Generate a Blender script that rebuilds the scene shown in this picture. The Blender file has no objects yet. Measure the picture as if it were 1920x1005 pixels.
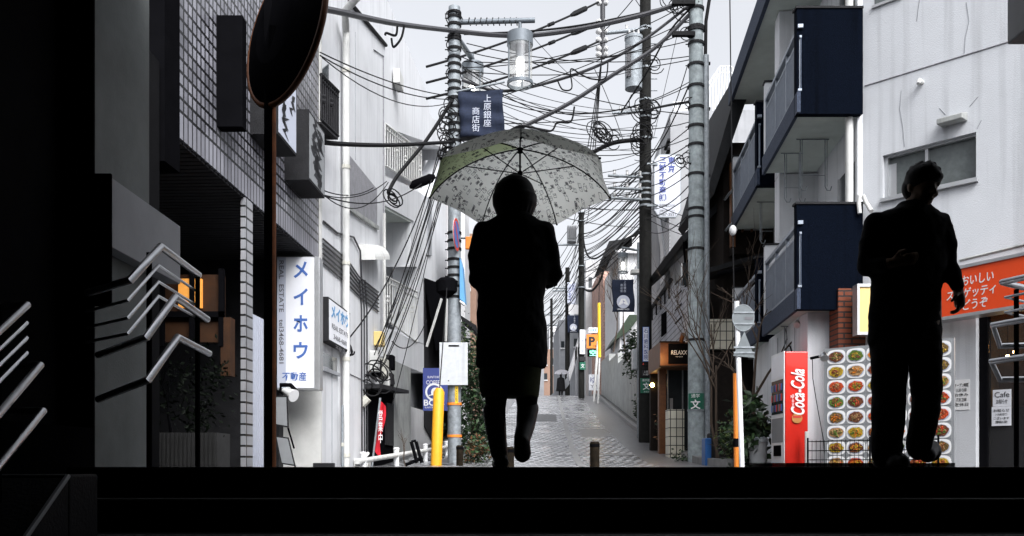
import bpy, bmesh, math, random
from mathutils import Vector as V, Matrix
random.seed(7)
R = math.radians
S = bpy.context.scene
COL = S.collection
# ---------------------------------------------------------------- camera, sky, sun, exposure
F, CX, HZ = 1630.0, 960.0, 868.0            # focal length, centre and horizon of the photograph in its pixels
cam = bpy.data.cameras.new('camera'); co = bpy.data.objects.new('camera', cam); COL.objects.link(co)
co.location = (0, 0, 0); co.rotation_euler = (R(90), 0, 0)
cam.sensor_width = 36; cam.lens = F/1920*36; cam.shift_y = (HZ-502.5)/1920
cam.clip_start = .05; cam.clip_end = 2000
S.camera = co
W = bpy.data.worlds.new('World'); S.world = W; W.use_nodes = True
nt = W.node_tree; nd = nt.nodes; bg = nd['Background']
sky = nd.new('ShaderNodeTexSky'); sky.sky_type = 'NISHITA'; sky.sun_disc = False
sky.sun_elevation = R(46); sky.sun_rotation = R(156); sky.dust_density = 4; sky.air_density = 1
hs = nd.new('ShaderNodeHueSaturation'); hs.inputs['Saturation'].default_value = .06
nt.links.new(sky.outputs[0], hs.inputs['Color'])
geo = nd.new('ShaderNodeTexCoord'); sx = nd.new('ShaderNodeSeparateXYZ')
nt.links.new(geo.outputs['Generated'], sx.inputs[0])
mr = nd.new('ShaderNodeMapRange'); mr.inputs[1].default_value = -.02; mr.inputs[2].default_value = 1; mr.inputs[3].default_value = .95; mr.inputs[4].default_value = 2.2
nt.links.new(sx.outputs[2], mr.inputs[0])
vm = nd.new('ShaderNodeVectorMath'); vm.operation = 'SCALE'
nt.links.new(hs.outputs[0], vm.inputs[0]); nt.links.new(mr.outputs[0], vm.inputs['Scale'])
vt = nd.new('ShaderNodeVectorMath'); vt.operation = 'MULTIPLY'; vt.inputs[1].default_value = (.965, .985, 1.035)
cn = nd.new('ShaderNodeTexNoise'); cn.inputs['Scale'].default_value = 2.2; cn.inputs['Detail'].default_value = 5
nt.links.new(geo.outputs['Generated'], cn.inputs['Vector'])
cr = nd.new('ShaderNodeMapRange'); cr.inputs[1].default_value = .3; cr.inputs[2].default_value = .7; cr.inputs[3].default_value = .93; cr.inputs[4].default_value = 1.05
nt.links.new(cn.outputs[0], cr.inputs[0]); v2 = nd.new('ShaderNodeVectorMath'); v2.operation = 'SCALE'
nt.links.new(vm.outputs[0], v2.inputs[0]); nt.links.new(cr.outputs[0], v2.inputs['Scale']); nt.links.new(v2.outputs[0], vt.inputs[0]); nt.links.new(vt.outputs[0], bg.inputs[0])
bg.inputs[1].default_value = .109
sl = bpy.data.lights.new('sun', 'SUN'); so = bpy.data.objects.new('sun', sl); COL.objects.link(so)
sl.energy = 1.65; sl.angle = R(40); sl.color = (1, .97, .93)
so.rotation_euler = V((-.27, .62, -.70)).to_track_quat('-Z', 'Y').to_euler()
S.view_settings.view_transform = 'Standard'; S.view_settings.look = 'None'
S.view_settings.exposure = 0.85; S.view_settings.gamma = 1
S.render.engine = 'CYCLES'
S.cycles.max_bounces = 6; S.cycles.diffuse_bounces = 4; S.cycles.transparent_max_bounces = 12
S.cycles.caustics_reflective = False; S.cycles.caustics_refractive = False
S.cycles.sample_clamp_indirect = 4
try: S.cycles.use_denoising = True
except Exception: pass

# ---------------------------------------------------------------- materials
def mat(name, c, rough=.7, metal=0, var=.15, scale=6, bump=0, bscale=60, streak=0, spec=.4, emit=0, coat=0):
    m = bpy.data.materials.new(name); m.use_nodes = True
    t = m.node_tree; n = t.nodes; b = n['Principled BSDF']
    b.inputs['Roughness'].default_value = rough; b.inputs['Metallic'].default_value = metal
    b.inputs['Specular IOR Level'].default_value = spec
    b.inputs['Coat Weight'].default_value = coat
    c4 = (*c, 1)
    if emit:
        b.inputs['Emission Color'].default_value = c4; b.inputs['Emission Strength'].default_value = emit
    tc = n.new('ShaderNodeTexCoord')
    if var:
        no = n.new('ShaderNodeTexNoise'); no.inputs['Scale'].default_value = scale; no.inputs['Detail'].default_value = 6
        no.inputs['Roughness'].default_value = .65
        t.links.new(tc.outputs['Object'], no.inputs['Vector'])
        rp = n.new('ShaderNodeMapRange'); rp.inputs[1].default_value = .3; rp.inputs[2].default_value = .7
        rp.inputs[3].default_value = 1-var; rp.inputs[4].default_value = 1+var*.6
        t.links.new(no.outputs[0], rp.inputs[0])
        fac = rp.outputs[0]
        if streak:
            mp = n.new('ShaderNodeMapping'); mp.inputs['Scale'].default_value = (5, 5, .22)
            t.links.new(tc.outputs['Object'], mp.inputs[0])
            n2 = n.new('ShaderNodeTexNoise'); n2.inputs['Scale'].default_value = 1.6; n2.inputs['Detail'].default_value = 5
            t.links.new(mp.outputs[0], n2.inputs['Vector'])
            r2 = n.new('ShaderNodeMapRange'); r2.inputs[1].default_value = .52; r2.inputs[2].default_value = .78
            r2.inputs[3].default_value = 1; r2.inputs[4].default_value = 1-streak
            t.links.new(n2.outputs[0], r2.inputs[0])
            mm = n.new('ShaderNodeMath'); mm.operation = 'MULTIPLY'
            t.links.new(fac, mm.inputs[0]); t.links.new(r2.outputs[0], mm.inputs[1]); fac = mm.outputs[0]
        vs = n.new('ShaderNodeVectorMath'); vs.operation = 'SCALE'; vs.inputs[0].default_value = c
        t.links.new(fac, vs.inputs['Scale']); t.links.new(vs.outputs[0], b.inputs['Base Color'])
    else:
        b.inputs['Base Color'].default_value = c4
    if bump:
        nb = n.new('ShaderNodeTexNoise'); nb.inputs['Scale'].default_value = bscale; nb.inputs['Detail'].default_value = 3
        t.links.new(tc.outputs['Object'], nb.inputs['Vector'])
        bp = n.new('ShaderNodeBump'); bp.inputs['Strength'].default_value = bump; bp.inputs['Distance'].default_value = .02
        t.links.new(nb.outputs[0], bp.inputs['Height']); t.links.new(bp.outputs[0], b.inputs['Normal'])
    return m
def brickmat(name, c1, c2, mortar, w, h, msize=.1, rough=.5, plane='YZ', offset=0, bump=.3, spec=.4, dirt=.2):
    m = bpy.data.materials.new(name); m.use_nodes = True
    t = m.node_tree; n = t.nodes; b = n['Principled BSDF']
    b.inputs['Roughness'].default_value = rough; b.inputs['Specular IOR Level'].default_value = spec
    tc = n.new('ShaderNodeTexCoord'); sp = n.new('ShaderNodeSeparateXYZ'); cb = n.new('ShaderNodeCombineXYZ')
    t.links.new(tc.outputs['Object'], sp.inputs[0])
    ix = {'X': 0, 'Y': 1, 'Z': 2}
    t.links.new(sp.outputs[ix[plane[0]]], cb.inputs[0]); t.links.new(sp.outputs[ix[plane[1]]], cb.inputs[1])
    br = n.new('ShaderNodeTexBrick'); br.offset = offset; br.inputs['Scale'].default_value = 1
    br.inputs['Brick Width'].default_value = w; br.inputs['Row Height'].default_value = h
    br.inputs['Mortar Size'].default_value = msize*h; br.inputs['Mortar Smooth'].default_value = .1
    br.inputs['Color1'].default_value = (*c1, 1); br.inputs['Color2'].default_value = (*c2, 1); br.inputs['Mortar'].default_value = (*mortar, 1)
    t.links.new(cb.outputs[0], br.inputs['Vector'])
    no = n.new('ShaderNodeTexNoise'); no.inputs['Scale'].default_value = 1.7; no.inputs['Detail'].default_value = 7
    t.links.new(tc.outputs['Object'], no.inputs['Vector'])
    rp = n.new('ShaderNodeMapRange'); rp.inputs[1].default_value = .35; rp.inputs[2].default_value = .65
    rp.inputs[3].default_value = 1-dirt; rp.inputs[4].default_value = 1+dirt*.5
    t.links.new(no.outputs[0], rp.inputs[0])
    vs = n.new('ShaderNodeVectorMath'); vs.operation = 'SCALE'
    t.links.new(br.outputs[0], vs.inputs[0]); t.links.new(rp.outputs[0], vs.inputs['Scale'])
    t.links.new(vs.outputs[0], b.inputs['Base Color'])
    bp = n.new('ShaderNodeBump'); bp.inputs['Strength'].default_value = bump; bp.inputs['Distance'].default_value = .01; bp.invert = True
    t.links.new(br.outputs['Fac'], bp.inputs['Height']); t.links.new(bp.outputs[0], b.inputs['Normal'])
    return m, br, b, t
M = {}
def dm(k, *a, **kw): M[k] = mat(k, *a, **kw)
dm('white_wall', (.66, .67, .69), .85, var=.10, scale=1.5, bump=.2, bscale=70, streak=.24)
dm('white_wall_smooth', (.69, .70, .72), .8, var=.08, scale=1.2, bump=.1, bscale=30, streak=.26)
dm('stucco', (.58, .595, .62), .9, var=.07, scale=1.1, bump=.22, bscale=75, streak=.24)
dm('rough_grey', (.28, .28, .30), .95, var=.2, scale=9, bump=.8, bscale=50)
dm('concrete', (.34, .35, .34), .7, var=.3, scale=2.2, bump=.2, bscale=40, streak=.5)
dm('pier_concrete', (.20, .215, .21), .8, var=.2, scale=2.2, bump=.12, bscale=60, streak=.12)
dm('parapet_grey', (.36, .37, .39), .6, var=.12, scale=3)
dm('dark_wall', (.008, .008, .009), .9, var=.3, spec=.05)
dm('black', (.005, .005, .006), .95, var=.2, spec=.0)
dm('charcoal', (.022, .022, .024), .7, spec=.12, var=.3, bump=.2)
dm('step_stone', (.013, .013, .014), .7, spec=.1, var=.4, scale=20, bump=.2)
dm('step_lip', (.10, .10, .10), .4, var=.3, scale=30)
dm('steel', (.62, .63, .65), .28, metal=1, var=.08, scale=20)
dm('galvanised', (.26, .285, .305), .6, metal=.3, var=.35, scale=14, bump=.05)
dm('pole_concrete', (.30, .34, .35), .7, var=.45, scale=7, bump=.15, bscale=30, streak=.2)
dm('pole_dark', (.016, .016, .015), .8, spec=.12, var=.4, scale=8, bump=.15)
dm('cable', (.010, .010, .011), .7, var=0, spec=.12)
dm('cable_grey', (.04, .04, .045), .5, var=0)
dm('insulator', (.5, .5, .5), .3, var=.1)
dm('navy_panel', (.0022, .004, .009), .9, spec=.03, streak=.55, var=.45, scale=40, bump=.3, bscale=120)
dm('navy_fascia', (.035, .048, .08), .8, var=.35, scale=30, bump=.4, bscale=90)
dm('soffit', (.52, .57, .53), .85, var=.12, scale=2.5, bump=.15)
dm('rail_metal', (.26, .29, .34), .4, metal=.5, var=.15)
dm('slat_panel', (.13, .16, .22), .5, metal=.3, var=.15)
dm('pvc', (.62, .62, .60), .5, var=.12, streak=.25)
dm('pvc_yellow', (.55, .54, .48), .5, var=.15)
dm('glass_dark', (.03, .036, .04), .08, var=.3, scale=2, spec=.6)
dm('frosted', (.12, .135, .135), .35, var=.25, scale=12, spec=.5)
dm('alu', (.55, .56, .57), .35, metal=.7, var=.1)
dm('sign_pale', (.60, .62, .68), .4, var=.04)
dm('navy_cloth', (.012, .019, .042), .9, var=.3, scale=18, bump=.2, bscale=200)
dm('paint_white', (.78, .79, .80), .5, var=.04)
dm('sign_white', (.80, .81, .85), .4, var=.03)
dm('sign_lilac', (.52, .55, .64), .4, var=.03)
dm('road_back', (.16, .18, .19), .5, metal=.2, var=.2)
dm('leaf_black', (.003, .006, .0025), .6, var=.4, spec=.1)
dm('sign_back', (.55, .57, .59), .45, metal=.2, var=.12, scale=10, streak=.2)
dm('ink_blue', (.06, .14, .42), .5, var=0)
dm('ink_cyan', (.10, .30, .55), .5, var=0)
dm('ink_navy', (.05, .07, .26), .5, var=0)
dm('ink_black', (.012, .012, .014), .5, var=0)
dm('ink_grey', (.12, .12, .13), .5, var=0)
dm('ink_red', (.55, .05, .03), .5, var=0)
dm('red_paint', (.62, .022, .012), .3, var=.12, scale=5, coat=.3)
dm('red_cloth', (.55, .01, .025), .8, var=.12)
dm('orange_red', (.85, .075, .012), .4, var=.05)
dm('orange', (.80, .24, .03), .5, var=.1)
dm('yellow', (.80, .38, .02), .45, var=.10, scale=9)
dm('yellow_flat', (.80, .52, .03), .45, var=.08)
dm('cream', (.75, .56, .22), .5, var=.06)
dm('green_sign', (.01, .12, .07), .45, var=.08)
dm('mid_wall', (.36, .365, .38), .85, var=.12, scale=2, streak=.25)
dm('wood', (.12, .045, .014), .5, var=.35, scale=10)
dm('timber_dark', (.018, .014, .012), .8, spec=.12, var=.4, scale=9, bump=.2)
dm('roof_dark', (.022, .023, .025), .7, spec=.15, var=.3)
dm('rust', (.22, .07, .02), .8, var=.5, scale=12)
dm('amber_dark', (.045, .015, .002), .7, var=.4)
dm('mirror_orange', (.12, .035, .006), .5, var=.3, scale=8)
dm('stem', (.06, .042, .03), .9, var=.3)
dm('leaf_dark', (.014, .032, .012), .5, var=.4, scale=5)
dm('leaf_mid', (.035, .075, .024), .5, var=.4, scale=5)
dm('leaf_light', (.11, .15, .04), .55, var=.3, scale=5)
dm('leaf_rust', (.15, .07, .03), .6, var=.3, scale=5)
dm('coat_black', (.010, .010, .011), .9, var=.3, scale=30, spec=.15)
dm('skirt_dark', (.06, .07, .028), .9, var=.5, scale=9, spec=.15)
dm('tights', (.009, .009, .010), .8, var=.1, spec=.2)
dm('hair', (.008, .007, .007), .6, var=.3, scale=60, spec=.2)
dm('skin', (.34, .21, .13), .55, var=.06)
dm('shoe', (.010, .010, .010), .5, var=.2, spec=.3)
dm('plate', (.80, .80, .80), .3, var=.02)
dm('plastic_blue', (.02, .10, .30), .4, var=.1)
dm('plastic_grey', (.25, .26, .27), .45, var=.12)
dm('ac_white', (.6, .6, .58), .5, var=.08)
dm('curtain', (.35, .36, .36), .8, var=.2)
dm('pink_brick', (.30, .19, .14), .85, var=.15)
dm('pale_wall', (.64, .64, .65), .85, var=.1, scale=2, streak=.15)
dm('grey_wall', (.30, .31, .33), .85, var=.15, scale=2, streak=.2)
dm('lantern_metal', (.15, .17, .19), .5, metal=.3, var=.15)
dm('amber_wall', (.45, .16, .02), .7, var=.3, scale=4)
dm('lit_lamp', (1, .98, .92), .4, var=0, emit=14)
dm('lit_bulb', (1, .6, .2), .4, var=0, emit=30)
dm('lit_window', (1, .42, .08), .5, var=0, emit=.22)
dm('lit_green', (.25, 1, .6), .5, var=0, emit=.9)
dm('coin_gold', (.50, .22, .06), .5, var=.2)
for i, c in enumerate([(.60, .18, .01), (.50, .06, .01), (.45, .30, .02), (.16, .10, .03), (.10, .17, .02), (.30, .07, .02), (.42, .24, .10), (.16, .05, .02)]):
    dm('food%d' % i, c, .5, var=.7, scale=45, bump=.5, bscale=70)
M['tile'], br_, b_, t_ = brickmat('tile', (.20, .20, .23), (.33, .33, .37), (.012, .012, .013), .095, .115, .13, .35, 'YZ', dirt=.45)
M['tile_tall'], *_ = brickmat('tile_tall', (.22, .22, .25), (.32, .32, .36), (.012, .012, .013), .095, .40, .03, .35, 'YZ')
M['tile_pillar'], *_ = brickmat('tile_pillar', (.30, .31, .33), (.36, .36, .38), (.015, .015, .015), .3, .115, .1, .35, 'YZ')
M['small_tile'], *_ = brickmat('small_tile', (.45, .45, .47), (.5, .5, .52), (.2, .2, .21), .22, .11, .10, .5, 'YZ', .5)
M['siding'], *_ = brickmat('siding', (.33, .34, .38), (.36, .37, .40), (.10, .10, .11), 30, .14, .10, .6, 'YZ')
M['red_brick'], *_ = brickmat('red_brick', (.15, .035, .015), (.21, .055, .022), (.03, .02, .018), .22, .075, .16, .8, 'XZ', .5, .6)
M['cream_tile'], *_ = brickmat('cream_tile', (.60, .56, .45), (.66, .63, .52), (.03, .03, .03), .13, .19, .05, .4, 'XZ')
M['pink_tile'], *_ = brickmat('pink_tile', (.48, .28, .22), (.55, .33, .26), (.3, .2, .17), .4, .2, .1, .7, 'XZ', .5)
# wet paving blocks
M['paving'], br_, b_, t_ = brickmat('paving', (.32, .325, .34), (.43, .435, .45), (.045, .045, .047), .20, .42, .10, .32, 'XY', .5, .35, .5, .45)
n = t_.nodes; no = n.new('ShaderNodeTexNoise'); no.inputs['Scale'].default_value = .9; no.inputs['Detail'].default_value = 5
tc = n.new('ShaderNodeTexCoord'); t_.links.new(tc.outputs['Object'], no.inputs['Vector'])
rp = n.new('ShaderNodeMapRange'); rp.inputs[1].default_value = .38; rp.inputs[2].default_value = .62; rp.inputs[3].default_value = .14; rp.inputs[4].default_value = .42
t_.links.new(no.outputs[0], rp.inputs[0]); t_.links.new(rp.outputs[0], b_.inputs['Roughness'])
dm('asphalt', (.05, .05, .052), .45, var=.3, scale=3, bump=.3, bscale=90)
dm('kerb', (.20, .20, .20), .5, var=.3, scale=5, bump=.2)
dm('gutter', (.13, .13, .135), .35, var=.3, scale=4, bump=.2)
# clear lantern glass
def glassmat(name, tint, alpha):
    m = bpy.data.materials.new(name); m.use_nodes = True; t = m.node_tree; n = t.nodes; n.remove(n['Principled BSDF'])
    a = n.new('ShaderNodeBsdfTransparent'); a.inputs[0].default_value = (*tint, 1)
    g = n.new('ShaderNodeBsdfGlossy'); g.inputs['Roughness'].default_value = .05; d = n.new('ShaderNodeBsdfDiffuse'); d.inputs[0].default_value = (.6, .6, .62, 1)
    m1 = n.new('ShaderNodeMixShader'); m1.inputs[0].default_value = .5; t.links.new(g.outputs[0], m1.inputs[1]); t.links.new(d.outputs[0], m1.inputs[2])
    mx = n.new('ShaderNodeMixShader'); mx.inputs[0].default_value = alpha
    t.links.new(a.outputs[0], mx.inputs[1]); t.links.new(m1.outputs[0], mx.inputs[2]); t.links.new(mx.outputs[0], n['Material Output'].inputs[0])
    return m
M['lantern_glass'] = glassmat('lantern_glass', (.86, .86, .84), .22)
M['shop_glass'] = glassmat('shop_glass', (.75, .75, .75), .06)
# printed umbrella cloth: light passes through it
def clothmat(name, base, printed):
    m = bpy.data.materials.new(name); m.use_nodes = True; t = m.node_tree; n = t.nodes; n.remove(n['Principled BSDF'])
    d = n.new('ShaderNodeBsdfDiffuse'); tr = n.new('ShaderNodeBsdfTranslucent'); mx = n.new('ShaderNodeMixShader'); mx.inputs[0].default_value = .8
    t.links.new(d.outputs[0], mx.inputs[1]); t.links.new(tr.outputs[0], mx.inputs[2]); t.links.new(mx.outputs[0], n['Material Output'].inputs[0])
    rgb = n.new('ShaderNodeMix'); rgb.data_type = 'RGBA'; rgb.inputs[6].default_value = (*base, 1); rgb.inputs[7].default_value = (.03, .03, .035, 1); rgb.inputs[0].default_value = 0
    if printed:
        tc = n.new('ShaderNodeTexCoord')
        def math_(op, a, b, use=None):
            q = n.new('ShaderNodeMath'); q.operation = op
            for i, x in enumerate((a, b)):
                if isinstance(x, (int, float)): q.inputs[i].default_value = x
                else: t.links.new(x, q.inputs[i])
            return q.outputs[0]
        mp = n.new('ShaderNodeMapping'); mp.inputs['Rotation'].default_value = (0, 0, .5); mp.inputs['Scale'].default_value = (1, 1, .3)
        t.links.new(tc.outputs['Object'], mp.inputs[0])
        vo = n.new('ShaderNodeTexVoronoi'); vo.distance = 'CHEBYCHEV'; vo.inputs['Scale'].default_value = 30; vo.inputs['Randomness'].default_value = .75
        t.links.new(mp.outputs[0], vo.inputs['Vector'])
        sp = n.new('ShaderNodeSeparateColor'); t.links.new(vo.outputs['Color'], sp.inputs[0])
        fine = n.new('ShaderNodeTexNoise'); fine.inputs['Scale'].default_value = 120; fine.inputs['Detail'].default_value = 2
        t.links.new(mp.outputs[0], fine.inputs['Vector'])
        wob = math_('ADD', vo.outputs['Distance'], math_('MULTIPLY', math_('SUBTRACT', fine.outputs[0], .5), .22))
        ring = math_('MULTIPLY', math_('GREATER_THAN', wob, .27), math_('LESS_THAN', wob, .335))
        ring = math_('MULTIPLY', ring, math_('GREATER_THAN', sp.outputs[0], .05))
        inside = math_('LESS_THAN', wob, .23)
        sk = math_('MULTIPLY', math_('MULTIPLY', inside, math_('GREATER_THAN', fine.outputs[0], .555)), math_('GREATER_THAN', sp.outputs[1], .12))
        blob = math_('MULTIPLY', math_('LESS_THAN', wob, .24), math_('GREATER_THAN', sp.outputs[2], .82))
        f = math_('MULTIPLY', math_('MAXIMUM', math_('MAXIMUM', ring, sk), blob), .88)
        t.links.new(f, rgb.inputs[0])
    t.links.new(rgb.outputs[2], d.inputs[0]); t.links.new(rgb.outputs[2], tr.inputs[0])
    return m
M['umbrella_print'] = clothmat('umbrella_print', (.93, .94, .88), True)
M['umbrella_white'] = clothmat('umbrella_white', (.85, .84, .88), False)
M['umbrella_green_light'] = clothmat('umbrella_green_light', (.50, .58, .34), True)  # green light falling through one panel, put into the cloth colour

# ---------------------------------------------------------------- shapes
OFF = {}
def P(px, py, Y): return V(((px-CX)/F*Y, Y, (HZ-py)/F*Y))
class Fr:                                   # an upright face: c = origin, r = its right, n = its outward normal
    def __init__(s, c, r): s.c = V(c); s.r = V(r).normalized(); s.n = s.r.cross(V((0, 0, 1)))
    def p(s, x, z, d=0): return s.c + s.r*x + V((0, 0, z)) + s.n*d
def front(Y): return Fr((0, Y, 0), (1, 0, 0))
AL, UL = .0425, -3.2
def FP(px, py, u=UL, a=AL):                 # the point of a street-side face at lateral offset u seen at px, py
    Y = F*u/(px-CX-F*a); return V((u+a*Y, Y, (HZ-py)/F*Y))
def FY(px, u=UL, a=AL): return F*u/(px-CX-F*a)
class MB:
    def __init__(s): s.v = []; s.f = []; s.m = []; s.k = 0
    def add(s, vs, fs):
        o = len(s.v); s.v += [V(x) for x in vs]; s.f += [tuple(i+o for i in f) for f in fs]; s.m += [s.k]*len(fs); return s
    def hexa(s, a, b):                      # a, b: two quads
        return s.add(list(a)+list(b), [(3, 2, 1, 0), (4, 5, 6, 7), (0, 1, 5, 4), (1, 2, 6, 5), (2, 3, 7, 6), (3, 0, 4, 7)])
    def box(s, x0, x1, y0, y1, z0, z1):
        x0, x1 = sorted((x0, x1)); y0, y1 = sorted((y0, y1)); z0, z1 = sorted((z0, z1))
        return s.hexa([(x0, y0, z0), (x1, y0, z0), (x1, y1, z0), (x0, y1, z0)], [(x0, y0, z1), (x1, y0, z1), (x1, y1, z1), (x0, y1, z1)])
    def fbox(s, fr, x0, x1, z0, z1, d0, d1):
        x0, x1 = sorted((x0, x1)); z0, z1 = sorted((z0, z1)); d0, d1 = sorted((d0, d1))
        p = fr.p
        return s.hexa([p(x0, z0, d1), p(x1, z0, d1), p(x1, z0, d0), p(x0, z0, d0)], [p(x0, z1, d1), p(x1, z1, d1), p(x1, z1, d0), p(x0, z1, d0)])
    def prism(s, pts, vec):
        n = len(pts); vec = V(vec); a = [V(p) for p in pts]; b = [p+vec for p in a]
        return s.add(a+b, [tuple(range(n)), tuple(range(2*n-1, n-1, -1))] + [(i, i+n, (i+1) % n+n, (i+1) % n) for i in range(n)])
    def tube(s, pts, r, n=8, cap=True):
        pts = [V(p) for p in pts]; rs = r if isinstance(r, (list, tuple)) else [r]*len(pts)
        o = len(s.v); up = None
        for i, p in enumerate(pts):
            d = (pts[min(i+1, len(pts)-1)]-pts[max(i-1, 0)])
            d = d.normalized() if d.length > 1e-9 else V((0, 0, 1))
            if up is None:
                up = V((0, 0, 1)) if abs(d.z) < .9 else V((1, 0, 0))
            x = d.cross(up)
            if x.length < 1e-6: x = d.orthogonal()
            x.normalize(); y = x.cross(d).normalized(); up = y
            for j in range(n):
                a = 2*math.pi*j/n; s.v.append(p+(x*math.cos(a)+y*math.sin(a))*rs[i])
        for i in range(len(pts)-1):
            for j in range(n):
                s.f.append((o+i*n+j, o+i*n+(j+1) % n, o+(i+1)*n+(j+1) % n, o+(i+1)*n+j)); s.m.append(s.k)
        if cap:
            s.f.append(tuple(o+j for j in range(n-1, -1, -1))); s.m.append(s.k)
            e = o+(len(pts)-1)*n; s.f.append(tuple(e+j for j in range(n))); s.m.append(s.k)
        return s
    def cyl(s, p0, p1, r0, r1=None, n=16): return s.tube([p0, p1], [r0, r0 if r1 is None else r1], n)
    def ball(s, c, rx, ry=None, rz=None, n=12, m=8):
        ry = rx if ry is None else ry; rz = rx if rz is None else rz; c = V(c)
        vs = [c+V((0, 0, -rz))]
        for i in range(1, m):
            t = math.pi*i/m-math.pi/2
            for j in range(n):
                a = 2*math.pi*j/n; vs.append(c+V((rx*math.cos(t)*math.cos(a), ry*math.cos(t)*math.sin(a), rz*math.sin(t))))
        vs.append(c+V((0, 0, rz))); fs = []
        for j in range(n):
            fs.append((0, 1+(j+1) % n, 1+j)); fs.append((len(vs)-1, len(vs)-1-n+j, len(vs)-1-n+(j+1) % n))
            for i in range(m-2):
                a = 1+i*n; fs.append((a+j, a+(j+1) % n, a+n+(j+1) % n, a+n+j))
        return s.add(vs, fs)
    def loft(s, rings, n=20):               # rings: (x, y, z, rx, ry[, turn])
        vs = []
        for g in rings:
            t = g[5] if len(g) > 5 else 0
            for j in range(n):
                a = 2*math.pi*j/n; x = g[3]*math.cos(a); y = g[4]*math.sin(a)
                vs.append((g[0]+x*math.cos(t)-y*math.sin(t), g[1]+x*math.sin(t)+y*math.cos(t), g[2]))
        k = len(rings); fs = [tuple(range(n-1, -1, -1)), tuple((k-1)*n+j for j in range(n))]
        for i in range(k-1):
            for j in range(n): fs.append((i*n+j, i*n+(j+1) % n, (i+1)*n+(j+1) % n, (i+1)*n+j))
        return s.add(vs, fs)
    def build(s, name, mats, parent=None, smooth=False, bevel=0, loc=None):
        if not isinstance(mats, (list, tuple)): mats = [mats]
        mats = [M[x] if isinstance(x, str) else x for x in mats]
        me = bpy.data.meshes.new(name)
        if parent is not None: o0 = OFF[parent.name]
        elif loc is not None: o0 = V(loc)
        else:
            lo = [min(v[i] for v in s.v) for i in range(3)]; hi = [max(v[i] for v in s.v) for i in range(3)]
            o0 = V(((lo[0]+hi[0])/2, (lo[1]+hi[1])/2, lo[2]))
        me.from_pydata([tuple(v-o0) for v in s.v], [], s.f)
        for x in mats: me.materials.append(x)
        for i, p in enumerate(me.polygons):
            p.material_index = s.m[i]; p.use_smooth = smooth
        me.validate(); me.update()
        if smooth: me.set_sharp_from_angle(angle=R(48))
        ob = bpy.data.objects.new(name, me); COL.objects.link(ob)
        OFF[ob.name] = o0
        if parent is not None: ob.parent = parent
        else: ob.location = o0
        if bevel:
            b = ob.modifiers.new('bevel', 'BEVEL'); b.width = bevel; b.segments = 2; b.limit_method = 'ANGLE'
        return ob
def tag(o, label=None, cat=None, group=None, kind=None):
    if label: o['label'] = label
    if cat: o['category'] = cat
    if group: o['group'] = group
    if kind: o['kind'] = kind
    return o
def thing(name, label, cat, loc, group=None):
    o = bpy.data.objects.new(name, None); COL.objects.link(o); o.location = loc; o.empty_display_size = .2
    OFF[o.name] = V(loc); return tag(o, label, cat, group)
def copy_tree(o, delta, parent=None):
    c = o.copy(); COL.objects.link(c)
    if parent is not None: c.parent = parent
    else: c.location = o.location + V(delta)
    OFF[c.name] = OFF[o.name]+V(delta)
    for ch in list(o.children): copy_tree(ch, delta, c)
    return c
def remesh(mb, name, m, parent, vox=.009, sm=6, label=None, fold=0):
    """joins overlapping solids into one continuous skin"""
    ob = mb.build(name, m, parent)
    r = ob.modifiers.new('r', 'REMESH'); r.mode = 'VOXEL'; r.voxel_size = vox; r.use_smooth_shade = True
    s = ob.modifiers.new('s', 'SMOOTH'); s.iterations = sm; s.factor = .5
    if fold:                                             # cloth folds
        tx = bpy.data.textures.new('folds', 'CLOUDS'); tx.noise_scale = .09; tx.noise_depth = 2
        d = ob.modifiers.new('d', 'DISPLACE'); d.texture = tx; d.strength = fold; d.mid_level = .5
    dg = bpy.context.evaluated_depsgraph_get(); me = bpy.data.meshes.new_from_object(ob.evaluated_get(dg))
    ob.modifiers.clear(); old = ob.data; ob.data = me; bpy.data.meshes.remove(old)
    if label: ob['label'] = label
    return ob
def text(s, fr, x, z, w, h, m, parent, d=.004, vert=False, rot=0, name='lettering', shear=0, bold=0.0, fit=True):
    """lettering that fills a w by h rectangle centred at x, z of a face; vert stacks the characters; rot turns it (degrees)"""
    if vert: s = '\n'.join(s)
    cu = bpy.data.curves.new('t', 'FONT'); cu.body = s; cu.align_x = 'CENTER'; cu.size = 1; cu.extrude = .001
    cu.space_line = 1.02 if vert else 1.0; cu.shear = shear; cu.offset = bold; cu.resolution_u = 3
    ob = bpy.data.objects.new('t', cu); COL.objects.link(ob)
    dg = bpy.context.evaluated_depsgraph_get(); dg.update(); me = bpy.data.meshes.new_from_object(ob.evaluated_get(dg))
    bpy.data.objects.remove(ob)
    if not me.vertices: return None
    xs = [v.co.x for v in me.vertices]; ys = [v.co.y for v in me.vertices]
    bx, by = (min(xs)+max(xs))/2, (min(ys)+max(ys))/2; sw, sh = max(xs)-min(xs), max(ys)-min(ys)
    kx, ky = w/sw, h/sh
    if not fit: kx = ky = min(kx, ky)
    mb = MB(); ca, sa = math.cos(R(rot)), math.sin(R(rot))
    for v in me.vertices:
        a, b = (v.co.x-bx)*kx, (v.co.y-by)*ky
        mb.v.append(fr.p(x+a*ca-b*sa, z+a*sa+b*ca, d+(.0015 if v.co.z > 0 else 0)))
    mb.f = [tuple(p.vertices) for p in me.polygons]; mb.m = [0]*len(mb.f)
    bpy.data.meshes.remove(me)
    return mb.build(name, m, parent)
def sag(a, b, s, n=14):
    a, b = V(a), V(b); return [a.lerp(b, i/n)-V((0, 0, 4*s*(i/n)*(1-i/n))) for i in range(n+1)]
def wire(a, b, s, r, label, group, m='cable', name='wire', n=14, cat='wire'):
    mb = MB().tube(sag(a, b, s, n), r, 6); return tag(mb.build(name, m, None, True), label, cat, group)
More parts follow.
